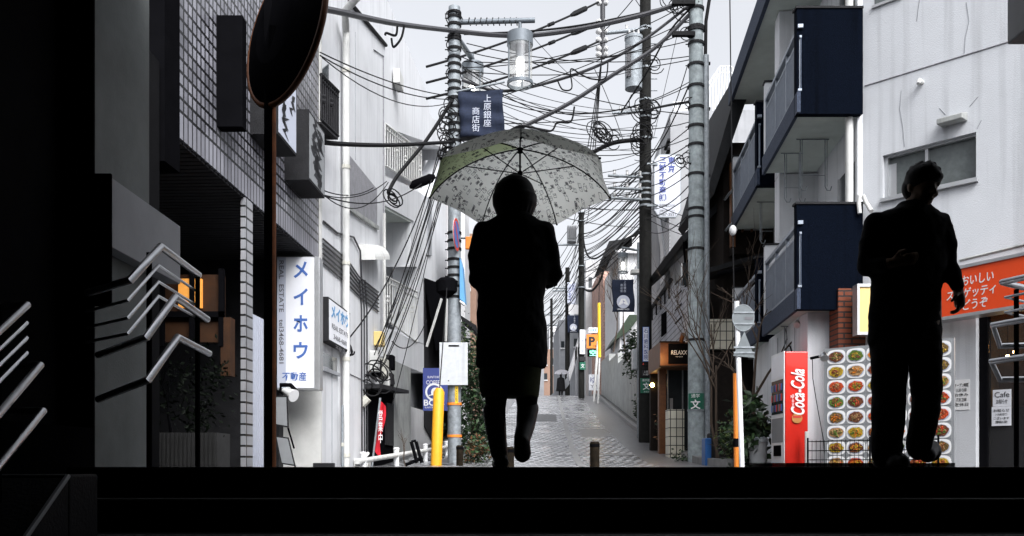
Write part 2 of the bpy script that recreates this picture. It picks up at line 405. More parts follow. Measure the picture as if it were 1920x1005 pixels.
def foliage(mb, c, rad, n, size, clumps=10, seed=1, mats=3, droop=.3):
    rg = random.Random(seed); c = V(c); cl = []
    for _ in range(clumps):
        while True:
            q = V((rg.uniform(-1, 1), rg.uniform(-1, 1), rg.uniform(-1, 1)))
            if q.length < 1: break
        cl.append((q, rg.uniform(.25, .5)))
    for i in range(n):
        q, w = cl[i % clumps]; g = q+V((rg.gauss(0, 1), rg.gauss(0, 1), rg.gauss(0, 1)))*w*.6
        p = c+V((g.x*rad[0], g.y*rad[1], g.z*rad[2]))
        d = V((rg.gauss(0, 1), rg.gauss(0, 1), rg.gauss(0, .6)-droop)).normalized(); sd = d.orthogonal().normalized()
        sd = Matrix.Rotation(rg.uniform(0, 6.28), 3, d) @ sd; nn = d.cross(sd); L = size*rg.uniform(.6, 1.3)
        mb.k = rg.choice(range(mats))
        mb.add([p, p+d*L*.5+sd*L*.24+nn*L*.06, p+d*L, p+d*L*.5-sd*L*.24+nn*L*.06], [(0, 1, 2, 3)])
    mb.k = 0
def branches(mb, base, h, r, seed, spread=.5, depth=4):
    rg = random.Random(seed)
    def go(p, d, L, r, k):
        q = p+d*L*.5+V((rg.uniform(-.1, .1), rg.uniform(-.1, .1), 0))*L; e = q+d*L*.5
        mb.tube([p, q, e], [r, r*.8, r*.6], 5)
        if k:
            for _ in range(3 if k > 1 else 2):
                nd_ = (d+V((rg.uniform(-1, 1), rg.uniform(-1, 1), rg.uniform(-.3, .6)))*spread*1.3).normalized()
                go(q.lerp(e, rg.uniform(.2, 1)), nd_, L*rg.uniform(.5, .8), r*.55, k-1)
    go(V(base), V((0, 0, 1)), h*.45, r, depth)
PR = [(-30, -.05), (15, -.05), (17, 0), (20, .22), (24, .58), (30, 1.22), (36, 1.95), (45, 3.1), (52, 3.98), (55, 4.28), (57, 4.40), (60, 4.36), (70, 3.9), (120, 3.2), (600, 3.0)]
def g(Y):
    for (a, za), (b, zb) in zip(PR, PR[1:]):
        if a <= Y <= b: return za+(zb-za)*(Y-a)/(b-a)
    return PR[-1][1]
dm('rough_dark', (.03, .03, .03), .9, var=.3)
# ================================================================ the setting
def strip(name, m, u0, u1, y0, y1, dz, a=AL, step=1.0, kind='structure'):
    mb = MB(); n = max(2, int((y1-y0)/step)); n = min(n, 160)
    for i in range(n+1):
        Y = y0+(y1-y0)*(i/n)**(1 if y1 < 100 else 2.2)
        for u in (u0, u1): mb.v.append(V((u+a*Y, Y, g(Y)+dz)))
    for i in range(n): mb.f.append((2*i, 2*i+1, 2*i+3, 2*i+2)); mb.m.append(0)
    return tag(mb.build(name, m, None, True, loc=(0, 0, 0)), kind=kind)
strip('ground', 'asphalt', -150, 150, 4.75, 600, -.03)
strip('street', 'paving', -3.0, 1.95, 4.75, 110, -.012)
strip('gutter', 'gutter', 1.95, 2.86, 4.75, 110, -.016)
strip('paving_band', 'kerb', .52, .66, 4.75, 110, -.007)
kb = MB()
for i in range(62):
    y0, y1 = 14+i*.9, 14+i*.9+.885
    q = [V((u+AL*Y, Y, g(Y)+z)) for (u, Y, z) in ((2.86, y0, -.1), (3.0, y0, -.1), (3.0, y1, -.1), (2.86, y1, -.1))]
    kb.hexa(q, [v+V((0, 0, .22)) for v in q])
tag(kb.build('kerb', 'kerb'), kind='structure')
mb = MB(); mb.prism([V((1.55+AL*19.5+.33*math.cos(i*.2618), 19.5+.33*math.sin(i*.2618), g(19.5+.33*math.sin(i*.2618))-.006)) for i in range(24)], (0, 0, .005)); tag(mb.build('manhole_cover', 'gutter', None), 'round dark manhole cover set in the wet paving', 'manhole cover')
strip('road_patch', 'asphalt', -.5, .3, 33, 37, -.007); strip('road_patch', 'gutter', 1.0, 1.9, 26, 29.5, -.007)
strip('pavement', 'asphalt', 3.0, 5.0, 10, 70, .05)
strip('drain_channel', 'gutter', -2.2, -1.85, 16, 80, .0)

# stairs and the covered station entrance the picture is taken from
st = thing('stairs', 'dark stone steps climbing out of the covered entrance to the street', 'stairs', (0, 3, -1.8))
for i in range(11):
    y1 = 4.7-.3*i; z = -.025-.16*i
    mb = MB(); y2 = 5.35 if i == 0 else y1+.3
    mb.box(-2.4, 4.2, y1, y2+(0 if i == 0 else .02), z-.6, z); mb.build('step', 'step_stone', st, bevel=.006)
    MB().box(-2.4, 4.2, y1-.004, y1+.045, z-.008, z+.003).build('step_nosing', 'step_lip', st)
en = thing('station_entrance', 'dark covered underpass hall framing the stairs in the foreground', 'building', (0, 0, -1.8))
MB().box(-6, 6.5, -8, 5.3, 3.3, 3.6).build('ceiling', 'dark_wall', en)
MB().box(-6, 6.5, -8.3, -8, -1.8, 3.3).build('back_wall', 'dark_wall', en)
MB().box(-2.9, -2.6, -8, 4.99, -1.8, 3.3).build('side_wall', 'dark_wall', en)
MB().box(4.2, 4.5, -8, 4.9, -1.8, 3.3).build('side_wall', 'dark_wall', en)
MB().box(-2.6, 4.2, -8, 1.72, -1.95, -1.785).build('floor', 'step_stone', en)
pb = MB().box(-5.5, -2.4, 5.0, 5.75, -.4, 3.3); pb.k = 1
pb.box(-5.5, -2.398, 4.985, 5.0, -.4, 3.299)  # dark skin: shade of the hall-facing side, put in as colour
pb.build('pier', ['pier_concrete', 'dark_wall'], en)
mb = MB().box(-2.395, -2.3, 5.0, 6.03, 1.24, 1.64); mb.k = 1; mb.box(-2.5, -2.298, 4.98, 5.0, .9, 1.66)
mb.build('parapet_panel', ['parapet_grey', 'black'], en, bevel=.004)
mb = MB().prism([(-2.38, 3.69, -.06), (-2.38, 3.0, -.56), (-2.38, 3.0, -1.3), (-2.38, 3.69, -1.3)], (.5, 0, 0)); mb.box(-2.38, -1.88, 3.69, 3.95, -1.0, -.05)
mb.build('stringer_wall', 'charcoal', en, bevel=.01)
MB().tube([(-1.885, 3.0, -.555), (-1.885, 3.69, -.055)], .012, 6).build('stringer_edge', 'parapet_grey', en)
MB().box(-2.6, -2.4, 3.2, 5, -.8, .2).build('plinth', 'black', en)
MB().box(-3.1, -2.9, 5.76, 7.15, -.4, 3.3).build('light_block_wall', 'dark_wall', en)  # added wall, keeps light out of the left shop recess
tag(MB().box(2.96, 3.5, 4.9, 5.2, 2.5, 3.3).build('ceiling_speaker', 'plastic_grey', None, bevel=.01), 'grey box hanging below the entrance ceiling at the top right', 'box')

def stair_railing(label, rails, bars, posts, rr=.021):
    t = thing('stair_railing', label, 'railing', rails[0][1])
    for i, p in enumerate(rails): MB().tube(p, rr, 10).build('top_rail' if i == 0 else 'handrail', 'steel', t, True)
    for p in bars: MB().tube(p, .009, 6).build('guard_bar', 'steel', t, True)
    for p in posts: MB().tube(p, .016, 8).build('post', 'black', t, True)
    return t
def run(c, cz, cend, bend, aend): return [aend, bend, c, cend]
r1 = [(-2.34, 4.80, .94), (-1.94, 4.42, .93), (-1.94, 4.8, 1.195), (-2.0, 5.55, 1.2)]
r2 = [(-2.34, 4.92, .61), (-1.90, 4.52, .654), (-1.90, 4.9, .935), (-1.91, 5.45, .90)]
r3 = [(-2.34, 4.92, .36), (-1.90, 4.54, .434), (-1.90, 4.94, .715), (-1.91, 5.48, .69)]
bars = [[(x-.02, y+.02, z-dz) for (x, y, z) in r1] for dz in (.10, .19, .27)]
stair_railing('steel stair railing with two lower handrails beside the grey pier', [r1, r2, r3], bars, [[(-2.0, 5.53, -.03), (-2.0, 5.53, 1.19)], [(-2.02, 4.84, -.1), (-2.02, 4.84, 1.17)]])
s1 = [(-1.94, 3.0, .30), (-1.94, 3.475, .631), (-2.3, 3.6, .64)]
s2 = [(-1.90, 3.0, .02), (-1.90, 3.5, .393), (-2.3, 3.6, .40)]
s3 = [(-1.90, 3.0, -.17), (-1.90, 3.52, .21), (-2.3, 3.6, .22)]
bars = [[(x, y, z-dz) for (x, y, z) in s1[:2]] for dz in (.07, .13, .19)]
stair_railing('steel stair railing nearest the viewer at the left edge', [s1, s2, s3], bars, [[(-2.1, 3.55, -.6), (-2.1, 3.55, .62)]], .016)
e1 = [(3.9, 4.95, 1.20), (3.42, 5.45, 1.21), (3.27, 5.80, 1.205), (3.5, 5.95, 1.2)]
e2 = [(3.9, 5.0, .93), (3.38, 5.45, .93), (3.23, 5.84, .925), (3.34, 5.95, .80), (3.6, 5.9, .8)]
e3 = [(3.9, 5.0, .69), (3.38, 5.45, .69), (3.22, 5.84, .68), (3.34, 5.95, .57), (3.6, 5.9, .57)]
bars = [[(x+.02, y, z-dz) for (x, y, z) in e1] for dz in (.10, .2)]
stair_railing('steel stair railing in front of the spaghetti shop door at the right edge', [e1, e2, e3], bars, [[(3.40, 5.86, -.03), (3.40, 5.86, 1.17)]])

# ================================================================ left: tiled building over a dark ground floor
FL = Fr((UL, 0, 0), (AL, 1, 0))
tb = thing('tiled_building', 'white tiled building with overhanging upper floors and dark shop recess', 'building', (UL-1, 9.8, -.05))
MB().fbox(FL, 7.5, 12.1, 3.04, 11, -5, 0).build('upper_wall', 'tile', tb)
MB().fbox(FL, 7.5, 12.1, 2.82, 3.04, -5, .0).build('wall_base_course', 'tile_tall', tb)
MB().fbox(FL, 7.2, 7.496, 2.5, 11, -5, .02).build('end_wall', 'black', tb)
MB().fbox(FL, 12.1, 12.16, -.1, 11, -5, .03).build('corner_trim', 'pvc', tb)
sb = MB()
for i in range(44): sb.fbox(FL, 7.55+i*.103, 7.63+i*.103, 2.79, 2.82, -2.6, -.02)
sb.build('soffit_slats', 'charcoal', tb)
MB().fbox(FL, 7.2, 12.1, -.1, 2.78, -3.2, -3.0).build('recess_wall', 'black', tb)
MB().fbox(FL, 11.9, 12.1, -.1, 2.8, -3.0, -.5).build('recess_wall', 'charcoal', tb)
MB().fbox(FL, 9.17, 9.4, -.1, 2.8, -.05, 0).build('tiled_pillar', 'tile_pillar', tb)
rb = MB()
for i in range(5): rb.fbox(FL, 9.46+i*.075, 9.52+i*.075, -.1, 1.62, -.09, -.02)
rb.fbox(FL, 9.44, 9.86, -.1, 1.60, -.1, -.045); rb.build('ribbed_panel', 'sign_lilac', tb)
w = MB().box(-3.62, -3.0, 9.0, 9.1, 1.25, 1.95).build('lit_window', 'amber_dark', tb)
mb = MB()
for x in (-3.64, -3.32, -3.02): mb.box(x, x+.05, 8.94, 9.0, 1.2, 2.0)
mb.box(-3.64, -2.97, 8.94, 9.0, 1.5, 1.56); mb.build('frame', 'black', w)
MB().box(-3.44, -3.2, 8.96, 8.999, 1.6, 1.9).build('pane', 'lit_window', w)
MB().box(-3.0, -2.90, 8.95, 9.1, .9, 1.5).build('lit_window', 'amber_dark', tb)
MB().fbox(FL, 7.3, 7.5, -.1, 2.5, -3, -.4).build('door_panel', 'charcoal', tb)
wl = bpy.data.lights.new('window_light', 'POINT'); wl.energy = .05; wl.color = (1, .5, .12); wl.shadow_soft_size = .1
wo = bpy.data.objects.new('window_light', wl); COL.objects.link(wo); wo.location = (-3.1, 8.75, 1.75)
mb = MB().box(-4.0, -2.92, 8.6, 9.0, -.06, .30)
for i in range(26): mb.box(-4.0+i*.042, -3.977+i*.042, 8.585, 8.6, -.06, .295)
tag(mb.build('planter', 'rough_dark', None), 'grey ribbed planter box beside the tiled pillar', 'planter')
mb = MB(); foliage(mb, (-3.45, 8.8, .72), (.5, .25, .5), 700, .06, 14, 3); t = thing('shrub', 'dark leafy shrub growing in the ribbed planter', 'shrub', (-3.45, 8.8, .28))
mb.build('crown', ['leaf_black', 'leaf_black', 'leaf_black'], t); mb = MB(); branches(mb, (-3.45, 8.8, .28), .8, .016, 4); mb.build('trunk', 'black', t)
# dark board and projecting box signs on the tile
t = thing('projecting_sign', 'black rectangular sign board seen from behind high on the tiles', 'sign', (-2.74, 8.45, 3.24))
MB().box(-2.886, -2.60, 8.38, 8.52, 3.24, 4.32).build('panel', 'black', t, bevel=.008); MB().box(-2.95, -2.88, 8.42, 8.48, 3.5, 3.56).build('bracket', 'black', t)
def brush_sign(label, y0, y1, z0, z1, dark, seed, x=None):
    fr = Fr((-2.9, 0, 0), (AL, 1, 0)); t = thing('box_sign', label, 'sign', (-2.55, y0, z0))
    MB().fbox(fr, y0, y1, z0, z1, -.30, 0).build('casing', 'charcoal', t)
    MB().fbox(fr, y0+.03, y1-.03, z0+.03, z1-.03, 0, .004).build('face', 'plastic_grey' if dark else 'sign_lilac', t)
    rg = random.Random(seed); mb = MB(); yc = (y0+y1)/2
    for k in range(8 if dark else 5):
        zz = z0+.12+(z1-z0-.22)*(k+.5)/(8 if dark else 5); pts = []
        yy = yc+rg.uniform(-.16, .16)
        for q in range(6): pts.append((yy+rg.uniform(-.1, .1), zz+(q-2.5)*.045))
        for (a, b), (c, d) in zip(pts, pts[1:]):
            wd = rg.uniform(.03, .07)*(1.5 if dark else .8)
            mb.prism([fr.p(a-wd, b, .0065), fr.p(a+wd, b-.01, .0065), fr.p(c+wd, d+.02, .0065), fr.p(c-wd, d, .0065)], fr.n*.0015)
    mb.build('brush_lettering', 'ink_black', t)
brush_sign('box sign covered in heavy black brush strokes on the tiled wall', 10.5, 11.25, 3.42, 4.27, True, 5)
brush_sign('white box sign with a looping black brush character on the tiled wall', 9.3, 10.0, 3.52, 4.3, False, 8)

# traffic mirror seen from behind
t = thing('traffic_mirror', 'round traffic mirror seen from behind on a rusty orange pole', 'mirror', (-1.66, 6.0, -.05))
pm = MB().cyl((-1.665, 6.0, -.1), (-1.665, 6.0, 2.6), .036, n=14); pm.build('pole', 'rust', t, True)
MB().fbox(front(6.0), -1.70, -1.645, -.1, 3.3, .036, .04).build('pole_shade_strip', 'black', t)  # black strip painted as shade, only the lit right edge stays orange
c = V((-1.55, 5.95, 2.95)); ax = V((.72, .69, -.12)).normalized()
sd = ax.orthogonal().normalized(); s2_ = ax.cross(sd); mb = MB(); N = 40
prof = [(.0, -.10), (.25, -.085), (.42, -.05), (.50, -.01)]
for rr, dd in prof[1:]:
    for j in range(N):
        a = 2*math.pi*j/N; mb.v.append(c+ax*dd+(sd*math.cos(a)+s2_*math.sin(a))*rr)
for i in range(2):
    for j in range(N): mb.f.append((i*N+j, i*N+(j+1) % N, (i+1)*N+(j+1) % N, (i+1)*N+j)); mb.m.append(0)
mb.f.append(tuple(range(N))); mb.m.append(0); mb.build('backing', 'black', t, True)
mb = MB().tube([c+ax*.0+(sd*math.cos(2*math.pi*j/N)+s2_*math.sin(2*math.pi*j/N))*.505 for j in range(N+1)], .022, 8, False); mb.build('rim', 'mirror_orange', t, True)
mb = MB(); mb.prism([c+ax*.0+(sd*math.cos(2*math.pi*j/N)+s2_*math.sin(2*math.pi*j/N))*.49 for j in range(N)], ax*.012); mb.build('mirror_face', 'steel', t)
MB().tube([(-1.665, 6.0, 2.55), c-ax*.09], .03, 8).build('bracket', 'black', t)

# real-estate sign in front, at the end of the tiled wall
def pxr(x0, y0, x1, y1, Y): return ((x0-CX)/F*Y, (x1-CX)/F*Y, (HZ-y1)/F*Y, (HZ-y0)/F*Y)
f = front(11.5); x0, x1, z0, z1 = pxr(519, 481, 599, 731, 11.5); k = 11.5/F
t = thing('hanging_sign', 'tall white box sign with blue katakana under the tiled overhang', 'sign', (x0+.3, 11.5, z0))
MB().fbox(f, x0, x1, z0, z1, -.22, 0).build('casing', 'alu', t, bevel=.006)
MB().fbox(f, x0+.12, x1-.07, z0+.025, z1-.01, 0, .004).build('face', 'sign_white', t)
MB().fbox(f, x0+.006, x0+.12, z0+.025, z1-.01, 0, .004).build('face', 'sign_lilac', t)
for i, ch in enumerate('メイホウ'):
    zz = (HZ-(506+50.3*i))*k; xx = (564-CX)*k
    text(ch, f, xx, zz, .19, .22, 'ink_blue', t, .0065, bold=.025)
text('不動産', f, (552-CX)*k, (HZ-706)*k, .32, .115, 'ink_blue', t, .0065, bold=.01)
text('REAL  ESTATE   tel3468-4681', f, (528-CX)*k, (HZ-585)*k, 1.36, .062, 'ink_grey', t, .0065, rot=-90, bold=.006)
t = thing('spotlight', 'white clip spotlight hanging below the tall katakana sign', 'lamp', P(538, 735, 11.2))
MB().tube([P(527, 720, 11.3), P(525, 735, 11.2), P(535, 740, 11.2)], .015, 6).build('arm', 'black', t)
MB().tube([P(532, 732, 11.2), P(551, 742, 11.1)], [.035, .085], 14).build('lamp_shade', 'plate', t, True)
MB().tube([P(525, 722, 11.25), P(545, 722, 11.25), P(556, 734, 11.25)], .03, 6).build('bracket', 'black', t)
def board(label, pts, Y):
    t = thing('menu_easel', label, 'sign board', P(pts[3][0], pts[3][1], Y)); q = [P(x, y, Y) for x, y in pts]
    MB().prism(q, (0, .04, 0)).build('panel', 'charcoal', t)
    ce = sum(q, V())/4; MB().prism([ce+(p-ce)*.9-V((0, .004, 0)) for p in q], (0, .003, 0)).build('face', 'plastic_grey', t)
    MB().tube([q[2], q[2]+V((.0, .3, -.25))], .012, 6).build('strut', 'black', t)
board('dark grey sign board hung upright under the white spotlight', [(512, 742), (538, 742), (540, 802), (514, 797)], 10.9)
board('dark grey easel board leaning back at the foot of the wall', [(517, 817), (540, 820), (553, 874), (528, 870)], 10.7)
# ================================================================ left: white stuccoed house
wh = thing('white_house', 'white stuccoed house with sloping parapet and balconies behind the street lamp pole', 'building', (-3.5, 17, -.05))
def fpoly(pts, u, dep, name, m, parent, d0=0):
    q = [FP(x, y, u) for x, y in pts]; n_ = V((1, -AL, 0)).normalized()
    q = [p+n_*d0 for p in q]
    return MB().prism(q, n_*(-dep)).build(name, m, parent)
# front block with openings: polygons butt each other
fpoly([(600, 890), (600, -260), (652, -200), (652, 2), (722, 85), (722, 620), (713, 640), (713, 900)], UL, 3, 'front_wall', 'white_wall', wh)
fpoly([(652, -200), (700, -60), (800, 170), (806, 216), (850, 256), (862, 275), (862, 300), (838, 300), (838, 280), (722, 238), (722, 85), (652, 2)], UL-.03, 3, 'upper_wall', 'white_wall_smooth', wh)
fpoly([(722, 330), (776, 352), (776, 415), (722, 385)], UL, .15, 'balcony_front', 'white_wall_smooth', wh)
fpoly([(770, 352), (806, 372), (838, 300), (838, 660), (795, 645), (782, 640), (782, 500), (770, 500)], UL-.02, .6, 'mid_wall', 'white_wall_smooth', wh)
fpoly([(722, 230), (838, 275), (838, 660), (722, 640)], UL-1.3, .2, 'balcony_wall', 'pale_wall', wh)
fpoly([(722, 385), (776, 415), (776, 420), (722, 392)], UL-.02, 1.25, 'balcony_floor', 'soffit', wh)
fpoly([(722, 612), (782, 642), (795, 646), (795, 700), (770, 690), (770, 690), (722, 668)], UL-.01, .4, 'lower_wall', 'white_wall_smooth', wh)
fpoly([(722, 668), (770, 690), (770, 900), (722, 900)], UL-.012, .3, 'lower_wall', 'concrete', wh)
fpoly([(770, 762), (838, 785), (838, 900), (770, 900)], UL-.02, .3, 'yard_wall', 'pale_wall', wh)
fpoly([(770, 685), (797, 690), (797, 768), (770, 762)], UL-.35, .1, 'recess_wall', 'grey_wall', wh)
fpoly([(645, 280), (706, 355), (706, 425), (645, 385)], UL, -.012, 'rough_panel', 'rough_grey', wh)
fpoly([(645, 383), (706, 424), (706, 431), (645, 390)], UL, -.05, 'sill', 'concrete', wh)
# dark coping line, joints
n_ = V((1, -AL, 0)).normalized()
MB().tube([FP(652, 2)+n_*.02, FP(722, 85)+n_*.02], .035, 6).build('coping', 'charcoal', wh)
MB().tube([FP(700, 93)+n_*.01, FP(718, 105)+n_*.01, FP(718, 400)+n_*.01], .012, 4).build('joint_line', 'rough_grey', wh)
MB().tube([FP(642, 695)+n_*.004, FP(700, 722)+n_*.004], .01, 4).build('joint_line', 'rough_grey', wh)
for q in ([(666, 300), (666, 60)], [(622, 640), (622, 880)]):
    MB().tube([FP(*p)+n_*.002 for p in q], .008, 4).build('joint_line', 'grey_wall', wh)
def drain(px, y0, y1, r, m='pvc', parent=wh, d=.09):
    p = MB().tube([FP(px, y0)+n_*d, FP(px, y1)+n_*d], r, 12).build('drain_pipe', m, parent, True)
    for yy in range(int(y0)+70, int(y1), 180): MB().tube([FP(px, yy)+n_*d, FP(px, yy+7)+n_*d], r*1.18, 12).build('clamp', 'pvc_yellow', p)
drain(638, 60, 880, .055)
MB().tube([FP(610, -10)+n_*.5, FP(628, 22)+n_*.15, FP(638, 60)+n_*.09], .055, 12).build('drain_pipe', 'pvc', wh, True)
drain(712, 400, 700, .03); drain(631, 760, 880, .02, 'galvanised')
# vent hood, camera-like box, cable bundle
mb = MB(); pr = [FP(672, 457)+n_*0, FP(672, 487)+n_*0]; a_, b_2 = FP(674, 487), FP(704, 487)
for k_ in range(9):
    an = math.pi/2*k_/8
    for e in (a_, b_2): mb.v.append(e+V((0, 0, .27*math.cos(an)))+n_*.27*math.sin(an))
for k_ in range(8): mb.f.append((2*k_, 2*k_+1, 2*k_+3, 2*k_+2)); mb.m.append(0)
o = len(mb.v); mb.v += [a_, b_2]; mb.f += [tuple([o]+[2*k_ for k_ in range(9)]), tuple([o+1]+[2*k_+1 for k_ in range(8, -1, -1)])]; mb.m += [0, 0]
mb.build('vent_hood', 'pvc', wh, False)
MB().fbox(FL, FY(737), FY(745), 7.8, 8.1, 0, .14).build('vent_cap', 'pvc', wh, bevel=.02)
cb = MB()
for i in range(6):
    o_ = 9*i
    cb.tube([FP(603, 448+o_)+n_*.02, FP(650, 488+o_)+n_*.02, FP(672, 520+o_*.8)+n_*.02, FP(708, 548+o_*.8)+n_*.02], .014, 5)
for i in range(3): cb.tube([FP(672+i*5, 525)+n_*.02, FP(676+i*5, 580)+n_*.02, FP(677+i*5, 880)+n_*.02], .013, 5)
cb.tube([FP(604, 415)+n_*.02, FP(630, 437)+n_*.02, FP(660, 445)+n_*.03, FP(672, 470)+n_*.03, FP(676, 530)+n_*.02], .016, 5)
tag(cb.build('cable_bundle', 'cable_grey', None), 'bundle of grey cables stapled across the white house wall', 'cables')
# window behind the second sign, doorway, awning
fpoly([(600, 660), (630, 672), (630, 698), (600, 688)], UL, -.015, 'window', 'glass_dark', wh)
fpoly([(600, 686), (632, 700), (632, 706), (600, 694)], UL, -.05, 'sill', 'grey_wall', wh)
fpoly([(686, 728), (736, 735), (736, 890), (686, 890)], UL, -.02, 'doorway', 'black', wh)
fpoly([(682, 720), (740, 732), (740, 738), (682, 728)], UL, -.3, 'door_canopy', 'charcoal', wh)
fpoly([(720, 755), (733, 758), (733, 836), (720, 834)], UL, -.06, 'shutter', 'charcoal', wh)
def balcony_rail(px0, px1, yt0, yt1, yb0, yb1, u, nb, m, parent, r=.012):
    t0, t1, b0, b1 = FP(px0, yt0, u), FP(px1, yt1, u), FP(px0, yb0, u), FP(px1, yb1, u)
    mb = MB(); mb.tube([t0, t1], r*1.9, 6); mb.tube([b0, b1], r*1.5, 6); mb.tube([t0.lerp(b0, .12), t1.lerp(b1, .12)], r*1.2, 6)
    for i in range(nb+1): mb.tube([t0.lerp(t1, i/nb), b0.lerp(b1, i/nb)], r, 5)
    for i in range(1, nb, 4):
        for s_ in (.35, .45): p = t0.lerp(t1, i/nb).lerp(b0.lerp(b1, i/nb), s_+.1*(i % 8 == 1)); mb.ball(p, r*2.8, n=6, m=4)
    return mb.build('balcony_railing', m, parent)
balcony_rail(722, 782, 518, 548, 598, 642, UL, 16, 'pvc', wh)
balcony_rail(722, 790, 232, 284, 310, 352, UL, 18, 'pvc', wh)
balcony_rail(602, 634, 140, 172, 224, 255, UL+.25, 9, 'charcoal', wh, .014)
fpoly([(602, 228), (634, 258), (634, 262), (602, 232)], UL+.27, .3, 'balcony_floor', 'charcoal', wh)
fpoly([(602, 130), (614, 120), (614, 215), (602, 205)], UL, -.02, 'window', 'glass_dark', wh)
# shop recess with awning, right part
fpoly([(795, 525), (850, 545), (850, 900), (795, 800)], UL-.005, -.02, 'shop_recess', 'charcoal', wh)
MB().prism([FP(795, 522), FP(846, 540), FP(846, 560)+n_*.9, FP(800, 660)+n_*.25], V((0, 0, .02))).build('awning', 'black', wh)
for q in ([(828, 560), (800, 650)], [(838, 560), (836, 640)]): MB().tube([P(q[0][0], q[0][1], 19), P(q[1][0], q[1][1], 19)], .03, 6).build('awning_strut', 'pvc', wh)
fpoly([(845, 320), (880, 330), (880, 560), (845, 545)], UL-.02, .3, 'far_wall', 'pale_wall', wh)
fpoly([(846, 370), (858, 378), (858, 470), (846, 465)], UL-.02, -.03, 'window', 'glass_dark', wh)
fpoly([(800, 370), (807, 374), (807, 480), (800, 478)], UL-.02, -.04, 'window', 'grey_wall', wh)
mb = MB(); foliage(mb, FP(848, 470)+n_*.2, (.12, .2, .35), 130, .09, 6, 12); tag(mb.build('potted_plant', ['leaf_dark', 'leaf_mid', 'leaf_light']), 'small green plant hanging on the white house wall behind the lamp pole', 'plant')
# second real-estate sign, flat to the street
f = Fr((UL+.02, 0, 0), (AL, 1, 0)); y0, y1 = FY(600), FY(642); 
t = thing('wall_sign', 'light grey sign with cyan katakana facing the street on the white house', 'sign', FP(620, 640))
f2 = Fr(FP(600, 600)+n_*.12, (AL, 1, 0)); L = (FP(642, 600)-FP(600, 600)).length
zt, zb = (HZ-556)/F*FY(600)-f2.c.z, (HZ-640)/F*FY(600)-f2.c.z
MB().fbox(f2, 0, L, zb, zt, -.12, 0).build('casing', 'charcoal', t, bevel=.01)
MB().fbox(f2, .03, L-.04, zb+.03, zt-.03, 0, .004).build('face', 'sign_white', t)
f2.c = f2.c+V((0, 0, 0))
text('メイホウ', f2, L*.5, zt-.17, L*.8, .2, 'ink_cyan', t, .0065, bold=.03)
text('REAL ESTATE', f2, L*.5, zt-.38, L*.75, .07, 'ink_grey', t, .0065)
text('3468-4681', f2, L*.5, zt-.52, L*.6, .07, 'ink_grey', t, .0065)
text('不動産', f2, L*.5, zt-.66, L*.45, .08, 'ink_grey', t, .0065)
# electric boxes
t = thing('meter_box', 'cluster of electricity meters and pale boxes above the doorway', 'electric box', FP(700, 720))
for (x, y, w_, h_, m_) in ((694, 678, 10, 34, 'pvc'), (711, 690, 14, 30, 'pvc_yellow'), (724, 680, 12, 26, 'black'), (698, 690, 8, 30, 'black'), (722, 712, 12, 22, 'charcoal'), (715, 715, 6, 18, 'pvc')):
    p = FP(x, y); mb = MB().fbox(Fr(p, (AL, 1, 0)), -.011*w_, .011*w_, -.0055*h_, .0055*h_, 0, .16); mb.build('meter', m_, t, bevel=.02)
t = tag(MB().fbox(Fr(FP(703, 636), (AL, 1, 0)), -.13, .13, -.13, .13, 0, .16).build('junction_box', 'cream', None, bevel=.015), 'yellowed square junction box on the white house wall', 'electric box')
t = thing('flood_light', 'pale wall floodlight tilted down left of the dark doorway', 'lamp', P(684, 755, 14.9))
MB().tube([P(678, 758, 14.9), P(690, 746, 14.9)], .075, 8).build('lamp_head', 'pvc_yellow', t); MB().tube([P(672, 755, 15), P(684, 752, 15)], .04, 6).build('bracket', 'black', t)
# red banner flag
t = thing('banner_flag', 'red vertical banner flag on a leaning silver pole by the doorway', 'flag', P(697, 876, 14.6))
MB().tube([P(697, 880, 14.6), P(713, 746, 14.6)], .018, 8).build('pole', 'galvanised', t, True)
mb = MB(); N = 12
for i in range(N+1):
    a = i/N
    for j in range(5):
        b = j/4; mb.v.append(P(714-12*a+(10-4*a*(1-a)+3*math.sin(a*7)*b)*b, 752+92*a+10*b+6*a*b, 14.6)+V((0, .05*math.sin(b*5+a*3), 0)))
for i in range(N):
    for j in range(4): mb.f.append((i*5+j, i*5+j+1, i*5+j+6, i*5+j+5)); mb.m.append(0)
mb.build('cloth', 'red_cloth', t, True)
fb = Fr(P(714, 800, 14.5), (1, 0, 0)); text('営業中', fb, .0, -.0, .075, .55, 'plate', t, .03, vert=True)
# air conditioner at the foot of the wall
t = thing('air_conditioner', 'white air conditioner unit at the foot of the white house', 'air conditioner', P(675, 880, 14.2))
MB().box(*pxr(663, 862, 690, 900, 14.2)[:2], 14.2, 14.5, -.25, .05).build('casing', 'ac_white', t, bevel=.02)
mb = MB(); x0, x1, _, _ = pxr(666, 0, 687, 0, 14.18)
for i in range(6): mb.box(x0, x1, 14.18, 14.2, -.2+.04*i, -.18+.04*i)
mb.build('grille', 'charcoal', t)
MB().tube([P(643, 885, 14.3), P(648, 868, 14.3), P(660, 863, 14.3), P(680, 862, 14.4), P(690, 850, 14.6)], .03, 8).build('pipe', 'pvc', t, True)
t = tag(MB().box(*pxr(588, 870, 627, 0, 12.0)[:2], 11.95, 12.05, -.15, .0).build('easel_top', 'charcoal', None, bevel=.01), 'dark framed board standing low at the foot of the white wall', 'sign board')
